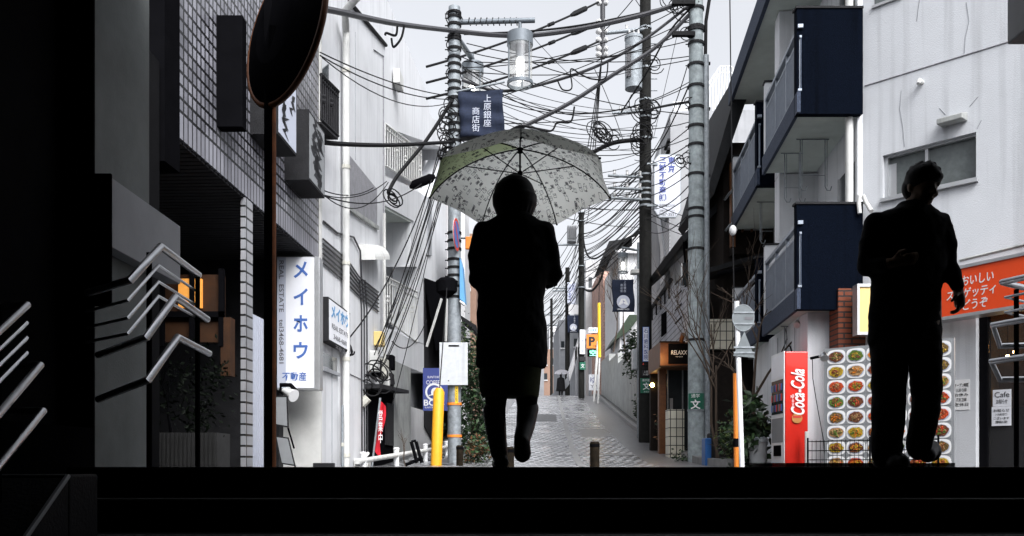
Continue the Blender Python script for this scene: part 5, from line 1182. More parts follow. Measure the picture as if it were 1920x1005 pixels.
# banner pole next to the dark pole
YB = 25.5; k = YB/F; xb = (1198-CX)*k; t = thing('lamp_pole', 'slim grey lamp pole with a navy emblem banner behind the dark pole', 'lamp pole', (xb, YB, g(YB)))
MB().tube([(xb, YB, g(YB)-.2), (xb, YB, (HZ-455)*k)], .06, 12).build('shaft', 'galvanised', t, True); MB().tube([(xb, YB, (HZ-470)*k), P(1166, 464, YB)], .035, 8).build('arm', 'galvanised', t, True)
MB().box(xb-.2, xb-.05, YB-.1, YB+.15, (HZ-693)*k, (HZ-655)*k+.0).build('control_box', 'sign_back', t, bevel=.02); mb = MB().box(xb-.25, xb+.02, YB-.2, YB+.1, (HZ-515)*k, (HZ-507)*k); mb.build('camera_box', 'pvc', t, bevel=.02); MB().box(xb+.02, xb+.12, YB-.25, YB-.1, (HZ-516)*k, (HZ-505)*k).build('beacon', 'orange', t)
lantern('lit lantern above the emblem banner on the slim pole', P(1168, 512, YB), .56)
banner('navy banner with round mountain emblem on the slim lamp pole', 1148, 524, 1189, 585, YB, [('上原銀座', .57, .78, .11, .36), ('商店街', .42, .73, .11, .26)], True, .015)
# far poles
def farpole(label, px, Y, ytop, r, m='pole_dark'):
    k_ = Y/F; p = ((px-CX)*k_, Y, g(Y)); return pole(label, p, (HZ-ytop)*k_, r, r*.85, m), p, k_
t, p, k = farpole('far dark utility pole with a cage transformer on a bracket', 1090, 50, 398, .18)
bracket_ins(t, P(1046, 459, 50), P(1088, 459, 50), .06, 3)
for y in (400, 416, 500, 540): bands(p[0], 50, .19, [(HZ-y)*k], t)
q = P(1072, 455, 50); tr_ = thing('transformer', 'small grey ribbed transformer on the far pole bracket', 'transformer', q); MB().box(q.x-.26, q.x+.26, 49.7, 50.3, q.z, q.z+.95).build('tank', 'plastic_grey', tr_, bevel=.05)
for i in range(5): MB().box(q.x-.24+i*.11, q.x-.2+i*.11, 49.55, 49.7, q.z+.15, q.z+.85).build('cooling_fin', 'ink_grey', tr_)
f = front(49.7); k2 = 49.7/F
tt = thing('pole_sign', 'small white wraparound sign and green plate on the far pole', 'sign', P(1092, 672, 49.7)); MB().fbox(f, (1087-CX)*k2, (1097-CX)*k2, (HZ-664)*k2, (HZ-618)*k2, -.05, 0).build('panel', 'sign_white', tt, bevel=.03); text('ふれあいの街', f, (1092-CX)*k2, (HZ-642)*k2, .16, 1.1, 'ink_navy', tt, .004, vert=True)
MB().fbox(f, (1087-CX)*k2, (1098-CX)*k2, (HZ-677)*k2, (HZ-669)*k2, -.05, 0).build('plate', 'ink_black', tt); MB().fbox(f, (1087-CX)*k2, (1098-CX)*k2, (HZ-693)*k2, (HZ-679)*k2, -.05, 0).build('green_plate', 'green_sign', tt); text('文', f, (1092.5-CX)*k2, (HZ-686)*k2, .22, .25, 'plate', tt, .004)
t, p, k = farpole('farther utility pole with property sign and emblem banner', 1064, 68, 502, .2)
for y in (540, 545): bracket_ins(t, P(1036, y, 68), P(1068, y, 68), .07, 3)
f = front(67.6); k2 = 67.6/F; tt = thing('pole_sign', 'small far white property sign on the farther pole', 'sign', P(1072, 570, 67.6)); MB().fbox(f, (1063.5-CX)*k2, (1080-CX)*k2, (HZ-570)*k2, (HZ-529)*k2, -.1, 0).build('panel', 'sign_lilac', tt, bevel=.05); text('三誠不動産㈱', f, (1068.5-CX)*k2, (HZ-549)*k2, .2, 1.3, 'ink_navy', tt, .004, vert=True); text('東京', f, (1075-CX)*k2, (HZ-539)*k2, .2, .45, 'ink_navy', tt, .004, vert=True)
MB().fbox(f, (1066-CX)*k2, (1086-CX)*k2, (HZ-589)*k2, (HZ-571)*k2, -.1, 0).build('lower_panel', 'pale_wall', tt)
banner('small far navy emblem banner on the farther pole', 1064, 591, 1086, 624, 67.5, [('上原銀座', .6, .75, .14, .36)], True, .02)
# distant cylinder cluster and thin poles left of it
t, p, k = farpole('thin distant utility pole over the crest', 1034, 90, 560, .16)
bracket_ins(t, P(1012, 590, 90), P(1056, 590, 90), .08, 4); bracket_ins(t, P(1018, 610, 90), P(1050, 610, 90), .08, 4)
# parking sign, yellow guard
YP = 47; f = front(YP); k = YP/F; t = thing('parking_sign', 'orange parking sign with lit green panel on a yellow post', 'sign', P(1112, 745, YP))
MB().tube([P(1113, 765, YP), P(1121, 640, YP)], .07, 8).build('post', 'pvc', t, True)
x0, x1, z0, z1 = pxr(1100, 627, 1122, 653, YP); MB().fbox(f, x0, x1, z0, z1, -.2, 0).build('panel', 'orange', t); text('P', f, x0+(x1-x0)*.45, z0+(z1-z0)*.5, .34, .5, 'ink_black', t, .006, bold=.04); text('24H', f, x0+(x1-x0)*.72, z0+(z1-z0)*.17, .2, .1, 'ink_black', t, .006)
x0, x1, z0, z1 = pxr(1102, 655, 1122, 668, YP); MB().fbox(f, x0, x1, z0, z1, -.2, 0).build('lit_panel', 'black', t); text('空', f, (x0+x1)/2, (z0+z1)/2, .36, .32, 'lit_green', t, .006, bold=.02)
x0, x1, z0, z1 = pxr(1104, 614, 1121, 624, YP); MB().fbox(f, x0, x1, z0, z1, -.2, 0).build('top_panel', 'sign_white', t); text('駐車場', f, (x0+x1)/2, (z0+z1)/2, .35, .14, 'ink_cyan', t, .006)
t = thing('guy_wire_guard', 'far yellow guy wire guard standing beside the parking sign', 'guard', P(1124, 745, 45)); MB().tube([P(1124, 670, 45), P(1123, 568, 45)], .085, 10).build('tube', 'yellow_flat', t, True); MB().tube([P(1123, 568, 45), P(1124, 520, 45)], .02, 5).build('guy_wire', 'cable', t); MB().tube([P(1124, 672, 45), P(1121, 770, 45)], .05, 6).build('foot', 'pvc', t)
t = thing('poster_board', 'white lottery style poster board at the crest by the parking sign', 'sign board', P(1112, 735, 54)); f = front(54); k = 54/F; x0, x1, z0, z1 = pxr(1104, 702, 1122, 732, 54); MB().fbox(f, x0, x1, z0, z1, -.05, 0).build('panel', 'sign_white', t); text('ゆ', f, (x0+x1)/2, z0+(z1-z0)*.65, .4, .4, 'ink_navy', t, .006); text('YP', f, (x0+x1)/2, z0+(z1-z0)*.25, .4, .2, 'ink_grey', t, .006)
for px in (1105, 1120): MB().tube([P(px, 745, 54.1), P(px, 703, 54.1)], .03, 5).build('leg', 'galvanised', t)
# bollards
def bollard(label, px, Y, ytop):
    k_ = Y/F; x = (px-CX)*k_; t = thing('bollard', label, 'bollard', (x, Y, g(Y)), 'short bollards in the street'); zt = (HZ-ytop)*k_
    MB().tube([(x, Y, g(Y)-.05), (x, Y, zt-.02), (x, Y, zt)], [.062, .062, .05], 16).build('body', 'rust' if False else 'bollard_paint', t, True); MB().tube([(x, Y, zt-.07), (x, Y, zt-.03)], .065, 16).build('band', 'black', t, True)
dm('bollard_paint', (.014, .010, .006), .8, spec=.08, var=.9, scale=14)
bollard('short worn dark bollard standing in the middle of the paved street', 1115, 11.2, 828)
bollard('short dark bollard beside the walking woman and her left boot', 955, 11.2, 838)
bollard('short dark bollard at the foot of the lamp pole', 862, 15.5, 835)

# ================================================================ overhead cables
def thick(label, pts, r, m='cable', grp=None):
    # smooth curve through the given points
    q = []; n = len(pts)
    for i in range(n-1):
        p0, p1, p2, p3 = pts[max(i-1, 0)], pts[i], pts[i+1], pts[min(i+2, n-1)]
        for j in range(8):
            t_ = j/8; q.append(.5*((2*p1)+(p2-p0)*t_+(2*p0-5*p1+4*p2-p3)*t_*t_+(3*p1-p0-3*p2+p3)*t_**3))
    q.append(pts[-1]); return tag(MB().tube(q, r, 6).build('cable', m, None, True), label, 'cable', grp)
G1 = 'thick overhead cables'
thick('thick cable bundle running from behind the traffic mirror to the lamp pole top', [P(560, 10, 11), P(625, 20, 12), P(740, 44, 14.5), P(852, 58, 16.9)], .045, 'cable_grey', G1)
thick('thick cable bundle climbing from the lamp pole past the larger lantern to the concrete pole', [P(852, 58, 16.9), P(935, 66, 17.1), P(1010, 65, 17.2), P(1110, 50, 17.3), P(1220, 24, 17.4), P(1300, -4, 17.5)], .045, 'cable_grey', G1)
thick('thin companion cable lying on the bundle above the larger lantern', [P(870, 64, 17.0), P(1000, 58, 17.2), P(1120, 42, 17.3), P(1290, 4, 17.5)], .02, 'cable', G1)
thick('dark cable sagging behind the larger lantern up to the concrete pole', [P(866, 150, 17.0), P(930, 170, 17.2), P(1000, 162, 17.3), P(1110, 128, 17.4), P(1200, 80, 17.5), P(1300, 4, 17.5)], .03, 'cable_grey', G1)
thick('heavy cable rising from the navy banner across to the concrete pole', [P(860, 262, 17.0), P(945, 250, 17.1), P(1000, 228, 17.2), P(1070, 192, 17.3), P(1150, 140, 17.4), P(1230, 88, 17.5), P(1300, 20, 17.5)], .042, 'cable_grey', G1)
thick('thick black cable running level from the box sign to the lamp pole', [P(590, 264, 11.5), P(640, 270, 12.5), P(740, 272, 14.5), P(850, 266, 16.9)], .036, 'cable', G1)
thick('black cable falling steeply from the lamp pole to the white house balcony', [P(850, 185, 16.9), P(800, 262, 16.6), P(745, 330, 16.2), P(728, 362, 16.0)], .036, 'cable', G1)
thick('black cable joining the dark pole to the concrete pole at arm height', [P(1205, 208, 24), P(1250, 198, 21), P(1300, 190, 17.6)], .03, 'cable', G1)
thick('heavy black cable leaving the coils on the dark pole toward the umbrella', [P(1205, 262, 23.8), P(1150, 268, 24), P(1100, 292, 26), P(1060, 312, 30)], .06, 'cable', G1)
thick('black cable dropping from the concrete pole top to the coils', [P(1300, 10, 17.4), P(1255, 60, 19), P(1210, 140, 21), P(1165, 210, 23.5)], .022, 'cable', G1)
thick('looping black cable hanging under the heavy rising cable', [P(940, 258, 17.1), P(975, 236, 17.1), P(1030, 246, 17.1), P(1045, 230, 17.1), P(1070, 228, 17.1), P(1077, 200, 17.1)], .02, 'cable', G1)
thick('small cable loop hanging between the lantern and the dark pole', [P(1045, 150, 17.3), P(1055, 168, 17.3), P(1072, 165, 17.3), P(1070, 130, 17.3), P(1090, 140, 17.3), P(1110, 148, 17.3), P(1135, 146, 17.3), P(1140, 115, 17.3)], .015, 'cable', G1)
thick('stub cable tails dangling from the bundle near the traffic mirror', [P(745, 46, 14.6), P(742, 66, 14.6), P(725, 62, 14.6), P(722, 66, 14.6)], .02, 'cable', G1)
thick('second stub cable tail dangling from the bundle near the traffic mirror', [P(758, 48, 14.8), P(752, 72, 14.8), P(738, 88, 14.8), P(734, 72, 14.8)], .02, 'cable', G1)
thick('hanging cable curving down between the far poles', [P(1090, 410, 50), P(1098, 470, 50), P(1115, 485, 48), P(1150, 462, 40), P(1200, 435, 26)], .05, 'cable', G1)
thick('dark cable curving down from the far pole past the pale tower', [P(1135, 480, 44), P(1128, 520, 45), P(1110, 545, 47), P(1095, 542, 50)], .06, 'cable', G1)
mb = MB(); rg = random.Random(2); coil(mb, P(737, 372, 16), .15, 5, .013, rg, .5); tag(mb.build('cable_coil', 'cable', None, True), 'coil of black cable hanging below the upper balcony of the white house', 'cable')
mb = MB(); coil(mb, P(650, 655, 13.6), .11, 4, .014, rg, .5); tag(mb.build('cable_coil', 'cable', None, True), 'small coil of black cable beside the katakana wall sign', 'cable')
mb = MB(); coil(mb, P(708, 700, 15.2), .3, 4, .013, rg, .3); coil(mb, P(692, 720, 15), .2, 3, .013, rg, .3); tag(mb.build('cable_tangle', 'cable', None, True), 'tangle of wires around the electricity meters', 'cable')
mb = MB()
for i, (x, y) in enumerate(((842, 215), (838, 240), (840, 268), (846, 290), (836, 300))): coil(mb, P(x, y, 16.8), .2, 3, .011, rg, .6)
tag(mb.build('cable_tangle', 'cable', None, True), 'tangle of wire loops on the lamp pole left of the navy banner', 'cable')
t = tag(MB().tube([P(768, 352, 16.3), P(776, 347, 16.3), P(808, 334, 16.3), P(816, 330, 16.3)], [.02, .085, .085, .03], 10).build('cable_closure', 'black', None, True), 'black cable splice box hanging left of the umbrella', 'cable box')
# three insulated high lines
for i, (a, b, nm) in enumerate((((620, 210), (1122, 4), 'upper'), ((1000, 92), (1124, 40), 'middle'), ((1000, 125), (1122, 78), 'lower'))):
    A0, B0 = (P(800, 125+30*i, 18), P(b[0], b[1], 23.8))
    mb = MB().tube(sag(A0, B0, .12, 20), .028, 6); q = sag(A0, B0, .12, 20)
    mb.tube([q[13], q[13].lerp(q[14], .6)], .05, 6); mb.tube([q[16], q[16].lerp(q[18], .3), q[18], q[18].lerp(q[19], .3)], [.04, .075, .075, .03], 6)
    tag(mb.build('power_line', 'cable', None, True), '%s of three insulated power lines reaching the pole insulators' % nm, 'power line', 'three high power lines')
# thin wires
GW = 'thin overhead wires'; rg = random.Random(13)
def wires(lst, label, grp):
    for (a, b, Ya, Yb, s_, r_) in lst: wire(P(*a, Ya), P(*b, Yb), s_, r_, label, grp)
wires([((600, 98), (846, 180), 11.8, 16.9, .1, .009), ((600, 104), (846, 186), 11.8, 16.9, .16, .009), ((604, 108), (850, 190), 11.9, 16.9, .32, .008)], 'thin wire sagging from the tiled corner across the white house to the lamp pole', 'wires from the tiled corner to the lamp pole')
wires([((604, 356), (700, 352), 11.9, 15, .1, .008), ((604, 365), (725, 340), 11.9, 15.5, .14, .008), ((604, 366), (790, 345), 11.9, 16, .22, .010), ((610, 368), (728, 342), 11.9, 15.7, .3, .008)], 'thin wire drooping below the black box sign', 'wires below the box sign')
fan = []
for i in range(9):
    fan.append(((842+rg.uniform(-6, 8), 215+rg.uniform(-20, 110)), (690+rg.uniform(0, 32), 640+rg.uniform(0, 60)), 16.8, 15.2+rg.uniform(-.2, .3), .05+rg.uniform(0, .4), .009))
fan += [((838, 250), (640, 650), 16.8, 13.6, .5, .012), ((800, 600), (735, 640), 17, 15.6, .3, .01), ((832, 330), (735, 760), 16.8, 15.4, .2, .008)]
wires(fan, 'thin wire slanting from the lamp pole down to the electricity meters', 'wires fanning down to the meters')
lst = []
for i in range(17): y = 205+i*9+rg.uniform(-8, 8); lst.append(((850, y-8), (1205, y+60+rg.uniform(-25, 25)), 17, 24, .2+rg.uniform(0, .5), .009))
for i in range(9): y = 120+rg.uniform(0, 90); lst.append(((866, y), (1205, y+rg.uniform(40, 120)), 17, 24, rg.uniform(.1, .6), .007))
for i in range(12): lst.append(((866+rg.uniform(0, 10), 60+rg.uniform(0, 190)), (1300, 10+i*22+rg.uniform(-10, 10)), 17, 17.6, rg.uniform(.1, .7), .009))
wires(lst, 'thin wire strung from the lamp pole across the street above the umbrella', GW)
lst = []
for i in range(28): y = 300+i*5; lst.append(((1208, y+rg.uniform(-6, 6)), (1090, 396+i*5+rg.uniform(-8, 8)), 24, 50, rg.uniform(.05, .45), .016))
wires(lst, 'thin wire running from the dark pole back to the far pole', 'wires between the dark pole and the far pole')
lst = []
for i in range(12): y = 420+i*10; lst.append(((1090, y+rg.uniform(-6, 6)), (1064, 505+i*7), 50, 68, rg.uniform(.1, .8), .02))
for i in range(10): lst.append(((1088, 400+i*16), (985, 520+i*12+rg.uniform(-10, 10)), 50, 70, rg.uniform(.2, 1.5), .02))
for i in range(10): lst.append(((1062, 505+i*9), (1034, 562+i*6), 68, 90, rg.uniform(.1, .6), .022))
for i in range(8): lst.append(((1062, 510+i*12), (975, 575+i*9), 68, 80, rg.uniform(.2, 1.2), .022))
wires(lst, 'distant thin wire strung between the far poles over the crest', 'wires over the crest')
lst = [((1208, 290+20*i), (1300, 236+22*i+rg.uniform(-8, 8)), 24, 17.6, rg.uniform(.05, .3), .011) for i in range(8)]
wires(lst, 'thin wire linking the dark pole to the concrete pole', 'wires between the two right poles')
lst = [((1128, 112), (1075+i*8, 420), 24, 48, .3+.2*i, .016) for i in range(4)]
wires(lst, 'wire descending from the insulator stem to the far pole', 'wires from the insulator stem')
lst = [((1205, y), (1330, y+rg.uniform(20, 60)), 24, 22, .1, .01) for y in (370, 392, 405)]
wires(lst, 'thin wire crossing in front of the tall white house', 'wires across the tall white house')
for i, (a, b, Ya, Yb, s_, r_, lb) in enumerate([((1130, 60), (1230, -60), 24, 20, .1, .012, 'thin wire rising from the insulator stem to the top edge'), ((1115, 130), (1170, 268), 24, 24, -.1, .01, 'thin wire hanging beside the transformer'), ((1290, 120), (1190, 300), 17.6, 24, .6, .010, 'twisted wire drooping left from the concrete pole'), ((1296, 150), (1170, 330), 17.6, 26, .5, .016, 'spiral wrapped wire running down from the concrete pole'), ((1280, 20), (1225, 260), 17.5, 22, .0, .006, 'straight fine wire between the two right poles'), ((1000, 118), (1190, 130), 17.2, 24, .25, .010, 'fine sagging wire beside the larger lantern'), ((1000, 70), (1120, 180), 17.2, 24, .1, .006, 'fine wire crossing under the power lines'), ((1212, 30), (1172, -30), 24, 24, 0, .01, 'short wire at the top of the dark pole')]):
    wire(P(*a, Ya), P(*b, Yb), s_, r_, lb, None)

# ================================================================ people
def caps(mb, pts, rs):                                   # tapered limb with round joints
    mb.tube(pts, rs, 12)
    for p, r_ in zip(pts, rs): mb.ball(p, r_*1.0, n=12, m=8)
def hand(mb, w, d, side, s=1.0, curl=.6):                # wrist, pointing direction, thumb side
    w = V(w); d = V(d).normalized(); sd = V(side).normalized(); dn = d.cross(sd).normalized()
    caps(mb, [w, w+d*.045*s, w+d*.085*s], [.024*s, .032*s, .030*s])
    for i, L in enumerate((.070, .080, .074, .058)):
        b = w+d*.085*s+sd*(.027-.018*i)*s; k1 = b+d*L*.5*s+dn*curl*.015*s; k2_ = k1+(d*(1-curl)+dn*curl)*L*.35*s; k3 = k2_+(d*(1-curl*1.5)+dn*curl*1.3).normalized()*L*.25*s
        caps(mb, [b, k1, k2_, k3], [.0095*s, .009*s, .0085*s, .007*s])
    b = w+d*.03*s+sd*.028*s; caps(mb, [b, b+(d*.5+sd*.8+dn*.3).normalized()*.035*s, b+(d*.9+sd*.7+dn*.7).normalized()*.065*s], [.012*s, .011*s, .009*s])
def head(mb, c, look, s=1.0):                            # face direction in the ground plane
    c = V(c); f_ = V(look).normalized(); sdv = f_.cross(V((0, 0, 1))).normalized(); Z = V((0, 0, 1)); up = sdv.cross(f_).normalized()
    mb.ball(c+up*.03*s, .078*s, .092*s, .10*s, 20, 14); mb.ball(c+f_*.012*s-up*.045*s, .062*s, .068*s, .075*s, 18, 12)
    mb.ball(c+f_*.05*s-up*.095*s, .028*s, .026*s, .024*s)                 # chin
    caps(mb, [c+f_*.082*s+up*.018*s, c+f_*.104*s-up*.018*s], [.010*s, .015*s])                          # nose
    for q in (-1, 1):
        mb.ball(c+sdv*q*.078*s-f_*.006*s, .012*s, .020*s, .032*s); mb.ball(c+sdv*q*.016*s+f_*.09*s-up*.020*s, .008*s)
        mb.ball(c+sdv*q*.032*s+f_*.078*s+up*.030*s, .018*s, .012*s, .008*s); mb.ball(c+sdv*q*.038*s+f_*.062*s-up*.025*s, .022*s)
    caps(mb, [c+sdv*-.022*s+f_*.083*s-up*.052*s, c+f_*.092*s-up*.050*s, c+sdv*.022*s+f_*.083*s-up*.052*s], [.006*s, .009*s, .006*s])
    return f_, sdv, up
def shoe(mb, heel, toe, h=.06, w=.042):
    heel, toe = V(heel), V(toe); m1 = heel.lerp(toe, .45); mb_ = mb; caps(mb_, [heel, m1, heel.lerp(toe, .8), toe], [w*.95, w, w*1.05, w*.75])
# --- woman under the patterned umbrella, seen from behind
YW = 4.88; k = YW/F
def Q(px, py, dy=0): return V(((px-CX)*k, YW+dy, (HZ-py)*k))
wm = thing('person', 'woman in long dark coat walking up the street under the patterned umbrella', 'person', (-.02, YW, -.025))
mb = MB(); head(mb, Q(965, 366, .03), (0, 1, .05)); caps(mb, [Q(965, 390, .01), Q(964, 425, 0)], [.055, .062])
mb.loft([(Q(960, 425).x, YW, Q(0, 425).z, .12, .07), (Q(960, 480).x, YW, Q(0, 480).z, .13, .09), (Q(958, 560).x, YW, Q(0, 560).z, .12, .085), (Q(958, 640).x, YW, Q(0, 640).z, .14, .10), (Q(958, 690).x, YW, Q(0, 690).z, .13, .10)])
hl, hr = V((.035, 5.17, 1.06)), V((.055, 5.16, 1.13))
caps(mb, [Q(904, 432), Q(897, 515, .02), hl+V((-.05, -.07, -.02))], [.05, .042, .028]); caps(mb, [Q(1024, 432), Q(1034, 512, .02), hr+V((.06, -.06, -.01))], [.05, .042, .028])
hand(mb, hl+V((-.05, -.07, -.02)), (.9, .5, .1), (0, .2, 1), .95, .8); hand(mb, hr+V((.06, -.06, -.01)), (-.85, .5, .1), (0, .2, 1), .95, .8)
caps(mb, [Q(930, 690), Q(930, 770, .0), Q(938, 850, .02)], [.085, .055, .04]); caps(mb, [Q(988, 690), Q(988, 770, .06), Q(980, 825, -.08)], [.085, .055, .04])
remesh(mb, 'body', 'tights', wm, .008, 4)
X = lambda l, r_: ((l+r_)/2-CX)*k
def ring(l, r_, py, ry, dy=0): return (X(l, r_), YW+dy, (HZ-py)*k, (r_-l)/2*k, ry)
mb = MB(); mb.loft([ring(l, r_, y, ry, .01) for l, r_, y, ry in ((952, 978, 331, .05), (940, 990, 336, .08), (931, 998, 346, .105), (926, 1003, 358, .115), (924, 1005, 370, .118), (926, 1004, 382, .112), (931, 1000, 393, .10), (938, 993, 403, .085), (944, 988, 408, .075))], 28)
c = Q(965, 366, .01)
for i in range(34):
    a = math.pi*(.95+1.1*i/33); p = c+V((.114*math.cos(a), .108*math.sin(a), -.05)); mb.tube([p+V((0, 0, .05)), p, p+V((-.022*math.cos(a), -.02*math.sin(a), -.055-.012*(i % 3)))], [.014, .012, .004], 6)
remesh(mb, 'hair', 'hair', wm, .007, 3)
mb = MB()
mb.loft([ring(938, 994, 399, .08), ring(928, 1002, 407, .09), ring(910, 1015, 416, .10), ring(896, 1028, 430, .11), ring(889, 1036, 446, .115), ring(888, 1038, 470, .125), ring(892, 1030, 520, .13), ring(896, 1020, 560, .13), ring(894, 1024, 610, .145), ring(892, 1028, 650, .16), ring(892, 1026, 684, .17), ring(893, 1022, 692, .165)], 28)
caps(mb, [Q(908, 437), Q(898, 480, .0), Q(898, 522, .02), hl+V((-.09, -.1, -.03))], [.068, .064, .060, .042]); caps(mb, [Q(1018, 437), Q(1030, 480), Q(1036, 512, .03), hr+V((.09, -.09, -.01))], [.068, .064, .060, .042])
mb.tube([Q(1046, 520, .1), Q(1022, 528, .12)], .03, 8)
remesh(mb, 'coat', 'coat_black', wm, .010, 10, fold=.02)
mb = MB().loft([ring(900, 1016, 680, .15), ring(897, 1014, 705, .155), ring(899, 1012, 730, .155), ring(903, 1010, 744, .15), ring(908, 1006, 745, .13)], 28)
sk = mb.build('skirt', 'skirt_dark', wm, True)
for (hl_, pts, rr) in (('boot', [Q(926, 770), Q(930, 810, .0), Q(936, 850, .01)], [.062, .057, .050]), ('boot', [Q(990, 765, .06), Q(985, 800, -.01), Q(979, 822, -.08)], [.064, .054, .048])):
    mb = MB(); caps(mb, pts, rr)
    if pts[0].x < .0: shoe(mb, Q(940, 866, -.01), Q(936, 870, .16), w=.046)
    else: shoe(mb, Q(978, 828, -.10), Q(980, 856, .02), w=.048)
    remesh(mb, hl_, 'shoe', wm, .008, 3)
# --- her umbrella (held, so a thing of its own)
ux, uz, uy = (975-CX)/F*5.45, (HZ-278)/F*5.45, 5.45
um = thing('umbrella', 'white umbrella with sketchy black print held over the walking woman', 'umbrella', (ux, uy, uz)); tilt = R(9)
axu = V((.0, math.sin(tilt), math.cos(tilt))); e1 = V((1, 0, 0)); e2 = axu.cross(e1).normalized()      # e2 points away from the viewer and down
crown = V((ux, uy, uz)); RU, HU, NR = .59, .265, 7
a0 = math.pi/2+math.pi                                                    # one rib towards the viewer
def up_(a, t, sc=0): r_ = RU*math.sin(t*1.15)/math.sin(1.15); d = HU*(1-math.cos(t*1.15))/(1-math.cos(1.15)); return crown+(e1*math.cos(a)+e2*math.sin(a))*r_*(1-sc*t*t)-axu*(d-sc*.25*t*RU*.3)
mb = MB(); NS, NT = 8, 12
for i in range(NR):
    for s_ in range(NS):
        for j in range(NT):
            vs = []
            for (ss, jj) in ((s_, j), (s_+1, j), (s_+1, j+1), (s_, j+1)):
                w_ = ss/NS; a = a0+2*math.pi*(i+w_)/NR; bow = math.sin(math.pi*w_); vs.append(up_(a, jj/NT, .12*bow))
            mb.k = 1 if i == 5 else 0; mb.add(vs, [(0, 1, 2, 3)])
o = mb.build('canopy', ['umbrella_print', 'umbrella_green_light'], um, True, loc=None)
ribs = []
for i in range(NR):
    a = a0+2*math.pi*i/NR; pts = [up_(a, j/10)-axu*.006 for j in range(11)]; rb = MB().tube(pts, .0042, 6).build('rib', 'black', um, True)
    MB().tube([crown-axu*.17, up_(a, .5)-axu*.008], .0035, 5).build('stretcher', 'black', rb, True)
    MB().ball(up_(a, 1), .007).build('tip', 'black', rb, True)
MB().tube([crown+axu*.06, crown-axu*.93], .0065, 10).build('shaft', 'black', um, True); MB().tube([crown-axu*.155, crown-axu*.24], .013, 10).build('runner', 'black', um, True); MB().tube([crown-axu*.0, crown-axu*.03], .016, 10).build('notch', 'black', um, True)
MB().tube([crown-axu*.82, crown-axu*.97], .014, 10).build('handle', 'black', um, True)
# --- man coming down the street on the right
YM = 4.9; k = YM/F
def Q(px, py, dy=0): return V(((px-CX)*k, YM+dy, (HZ-py)*k))
def ring(l, r_, py, ry, dy=0): return (X(l, r_), YM+dy, (HZ-py)*k, (r_-l)/2*k, ry)
mn = thing('person', 'man in black sweater and trousers walking toward the stairs in front of the menu board', 'person', (2.2, YM, -.025))
look = V((.28, -.95, -.33)); mb = MB(); hc = Q(1724, 356, -.03); f_, sdv, up = head(mb, hc, look, 1.0); caps(mb, [Q(1720, 378, -.0), Q(1706, 405, .02)], [.058, .066])
mb.loft([ring(1660, 1752, 410, .07), ring(1650, 1760, 470, .09), ring(1638, 1764, 560, .10), ring(1634, 1764, 620, .11)])
hw, hw2 = Q(1650, 503, -.12), Q(1788, 545, -.05)
caps(mb, [Q(1650, 424), Q(1624, 500, .0), hw], [.042, .038, .03]); caps(mb, [Q(1758, 424), Q(1782, 490, .02), hw2], [.042, .038, .03])
hand(mb, hw, (.8, -.2, .15), (0, -.3, 1), 1, .6); hand(mb, hw2, (.05, -.1, -1), (-.5, -.8, 0), 1, .75)
caps(mb, [Q(1664, 620), Q(1663, 740, -.03), Q(1664, 850, .0)], [.09, .06, .04]); caps(mb, [Q(1732, 620), Q(1730, 740, -.04), Q(1733, 840, .05)], [.09, .06, .04])
remesh(mb, 'body', 'skin', mn, .0075, 3)
for q in (-1, 1):
    MB().ball(hc+sdv*q*.032+f_*.077+up*.022, .012, .008, .008).build('eye', 'ink_black', mn, True)
mb = MB(); mb.ball(hc-f_*.008+up*.05, .096, .102, .09, 24, 16); mb.ball(hc-f_*.04+up*.0, .084, .07, .085, 20, 12); mb.ball(hc+f_*.045+up*.06, .075, .055, .035)
rg = random.Random(4)
for i in range(60):
    a = rg.uniform(0, 6.28); e_ = rg.uniform(.2, 1.4); p = hc-f_*.008+up*.055+V((.09*math.cos(a)*math.cos(e_), .096*math.sin(a)*math.cos(e_), .087*math.sin(e_))); mb.tube([p, p+V((rg.uniform(-.01, .01), rg.uniform(-.01, .01), .006))], [.012, .006], 5)
remesh(mb, 'hair', 'hair', mn, .007, 7)
mb = MB(); mb.loft([ring(1686, 1742, 378, .075), ring(1678, 1748, 389, .085), ring(1652, 1762, 398, .095), ring(1634, 1774, 412, .105), ring(1628, 1778, 440, .115), ring(1632, 1772, 500, .12), ring(1634, 1764, 550, .12), ring(1630, 1762, 590, .12), ring(1630, 1762, 612, .12)], 28)
caps(mb, [Q(1642, 418), Q(1630, 460), Q(1625, 500, .0), hw+V((-.02, .02, .0))], [.064, .060, .056, .042]); caps(mb, [Q(1762, 418), Q(1774, 460), Q(1780, 495, .02), hw2+V((-.005, .0, .02))], [.064, .060, .054, .044])
remesh(mb, 'sweater', 'coat_black', mn, .010, 14, fold=.018)
mb = MB(); mb.loft([ring(1632, 1760, 590, .115), ring(1629, 1763, 612, .118), ring(1627, 1766, 640, .118), ring(1640, 1755, 672, .08)], 28)
caps(mb, [Q(1665, 640), Q(1664, 700, -.02), Q(1662, 760, -.03), Q(1662, 850, .0)], [.102, .099, .091, .086]); caps(mb, [Q(1733, 640), Q(1732, 700, -.03), Q(1730, 760, -.04), Q(1731, 838, .05)], [.098, .087, .078, .072])
remesh(mb, 'trousers', 'coat_black', mn, .011, 6, fold=.02)
mb = MB(); shoe(mb, Q(1664, 866, .08), Q(1672, 866, -.14), w=.052); remesh(mb, 'shoe', 'shoe', mn, .008, 3)
mb = MB(); shoe(mb, Q(1742, 852, .02), Q(1766, 838, .12), w=.05); mb.ball(Q(1764, 846, .1), .048, .06, .06); remesh(mb, 'shoe', 'shoe', mn, .008, 3)
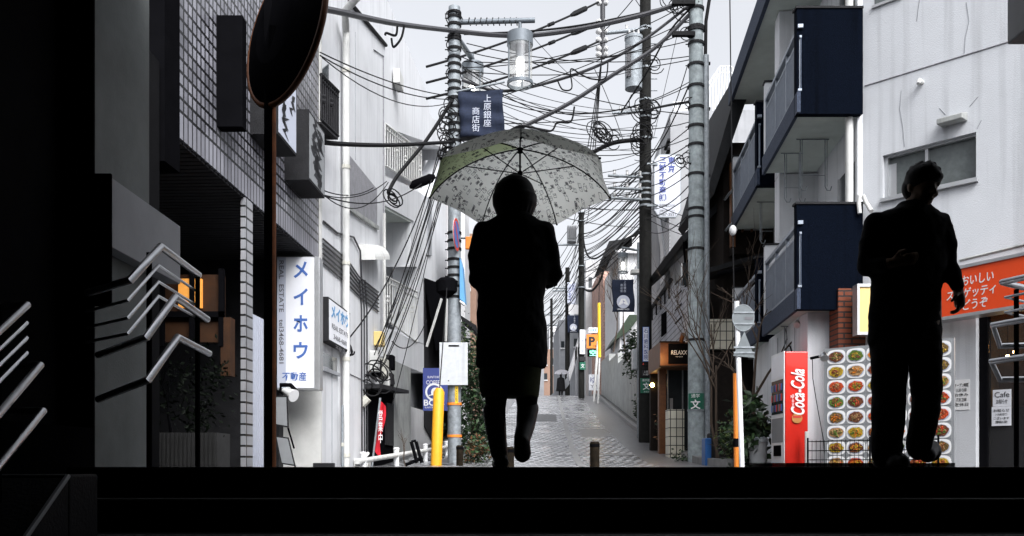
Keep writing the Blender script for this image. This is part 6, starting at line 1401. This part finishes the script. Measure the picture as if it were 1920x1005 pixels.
# --- far person under a pale umbrella at the crest
YF = 59; k = YF/F
def Q(px, py, dy=0): return V(((px-CX)*k, YF+dy, (HZ-py)*k))
def ring(l, r_, py, ry, dy=0): return (X(l, r_), YF+dy, (HZ-py)*k, (r_-l)/2*k, ry)
fp = thing('person', 'distant person in dark coat under a pale umbrella at the crest', 'person', (X(1043, 1060), YF, g(YF)))
gz = g(YF); mb = MB(); x_ = X(1043, 1060); head(mb, (x_, YF, gz+1.53), (0, 1, 0)); caps(mb, [V((x_, YF, gz+1.45)), V((x_, YF, gz+1.3))], [.06, .07])
for q in (-1, 1):
    caps(mb, [V((x_+q*.09, YF, gz+.85)), V((x_+q*.09, YF+q*.1, gz+.45)), V((x_+q*.09, YF+q*.14, gz+.08))], [.09, .065, .045]); caps(mb, [V((x_+q*.19, YF, gz+1.33)), V((x_+q*.23, YF, gz+1.05)), V((x_+q*.05, YF+.25, gz+1.1))], [.06, .05, .035]); hand(mb, (x_+q*.05, YF+.25, gz+1.1), (-q*.5, .5, .3), (0, 0, 1), 1, .7)
    shoe(mb, (x_+q*.09, YF+q*.14-.05, gz+.05), (x_+q*.09, YF+q*.14+.17, gz+.04))
mb.loft([(x_, YF, gz+.8, .15, .1), (x_, YF, gz+1.35, .16, .1)]); remesh(mb, 'body', 'tights', fp, .015, 2)
mb = MB().loft([(x_, YF, gz+1.44, .10, .09), (x_, YF, gz+1.36, .24, .13), (x_, YF, gz+1.1, .27, .16), (x_, YF, gz+.8, .29, .2), (x_, YF, gz+.5, .33, .22)]); mb.build('coat', 'coat_black', fp, True)
uf = thing('umbrella', 'pale lilac umbrella held by the distant person', 'umbrella', (x_+.05, YF, gz+1.2)); c = V((x_+.08, YF+.1, gz+1.98)); mb = MB(); N = 24
rr = [(0, 0), (.18, -.02), (.35, -.08), (.47, -.17), (.52, -.26)]
for r_, d in rr[1:]:
    for j in range(N): a = 2*math.pi*j/N; mb.v.append(c+V((r_*math.cos(a), r_*math.sin(a), d-(.02*abs(math.sin(4*a)) if r_ > .4 else 0))))
mb.v.append(c)
for i in range(3):
    for j in range(N): mb.f.append((i*N+j, i*N+(j+1) % N, (i+1)*N+(j+1) % N, (i+1)*N+j)); mb.m.append(0)
for j in range(N): mb.f.append((4*N, j, (j+1) % N)); mb.m.append(0)
mb.build('canopy', 'umbrella_white', uf, True); MB().tube([c+V((0, 0, .06)), c+V((0, .03, -.85))], .012, 6).build('shaft', 'black', uf)
for j in range(8): a = 2*math.pi*j/8; MB().tube([c-V((0, 0, .01)), c+V((.35*math.cos(a), .35*math.sin(a), -.09)), c+V((.52*math.cos(a), .52*math.sin(a), -.27))], .006, 4).build('rib', 'black', uf)
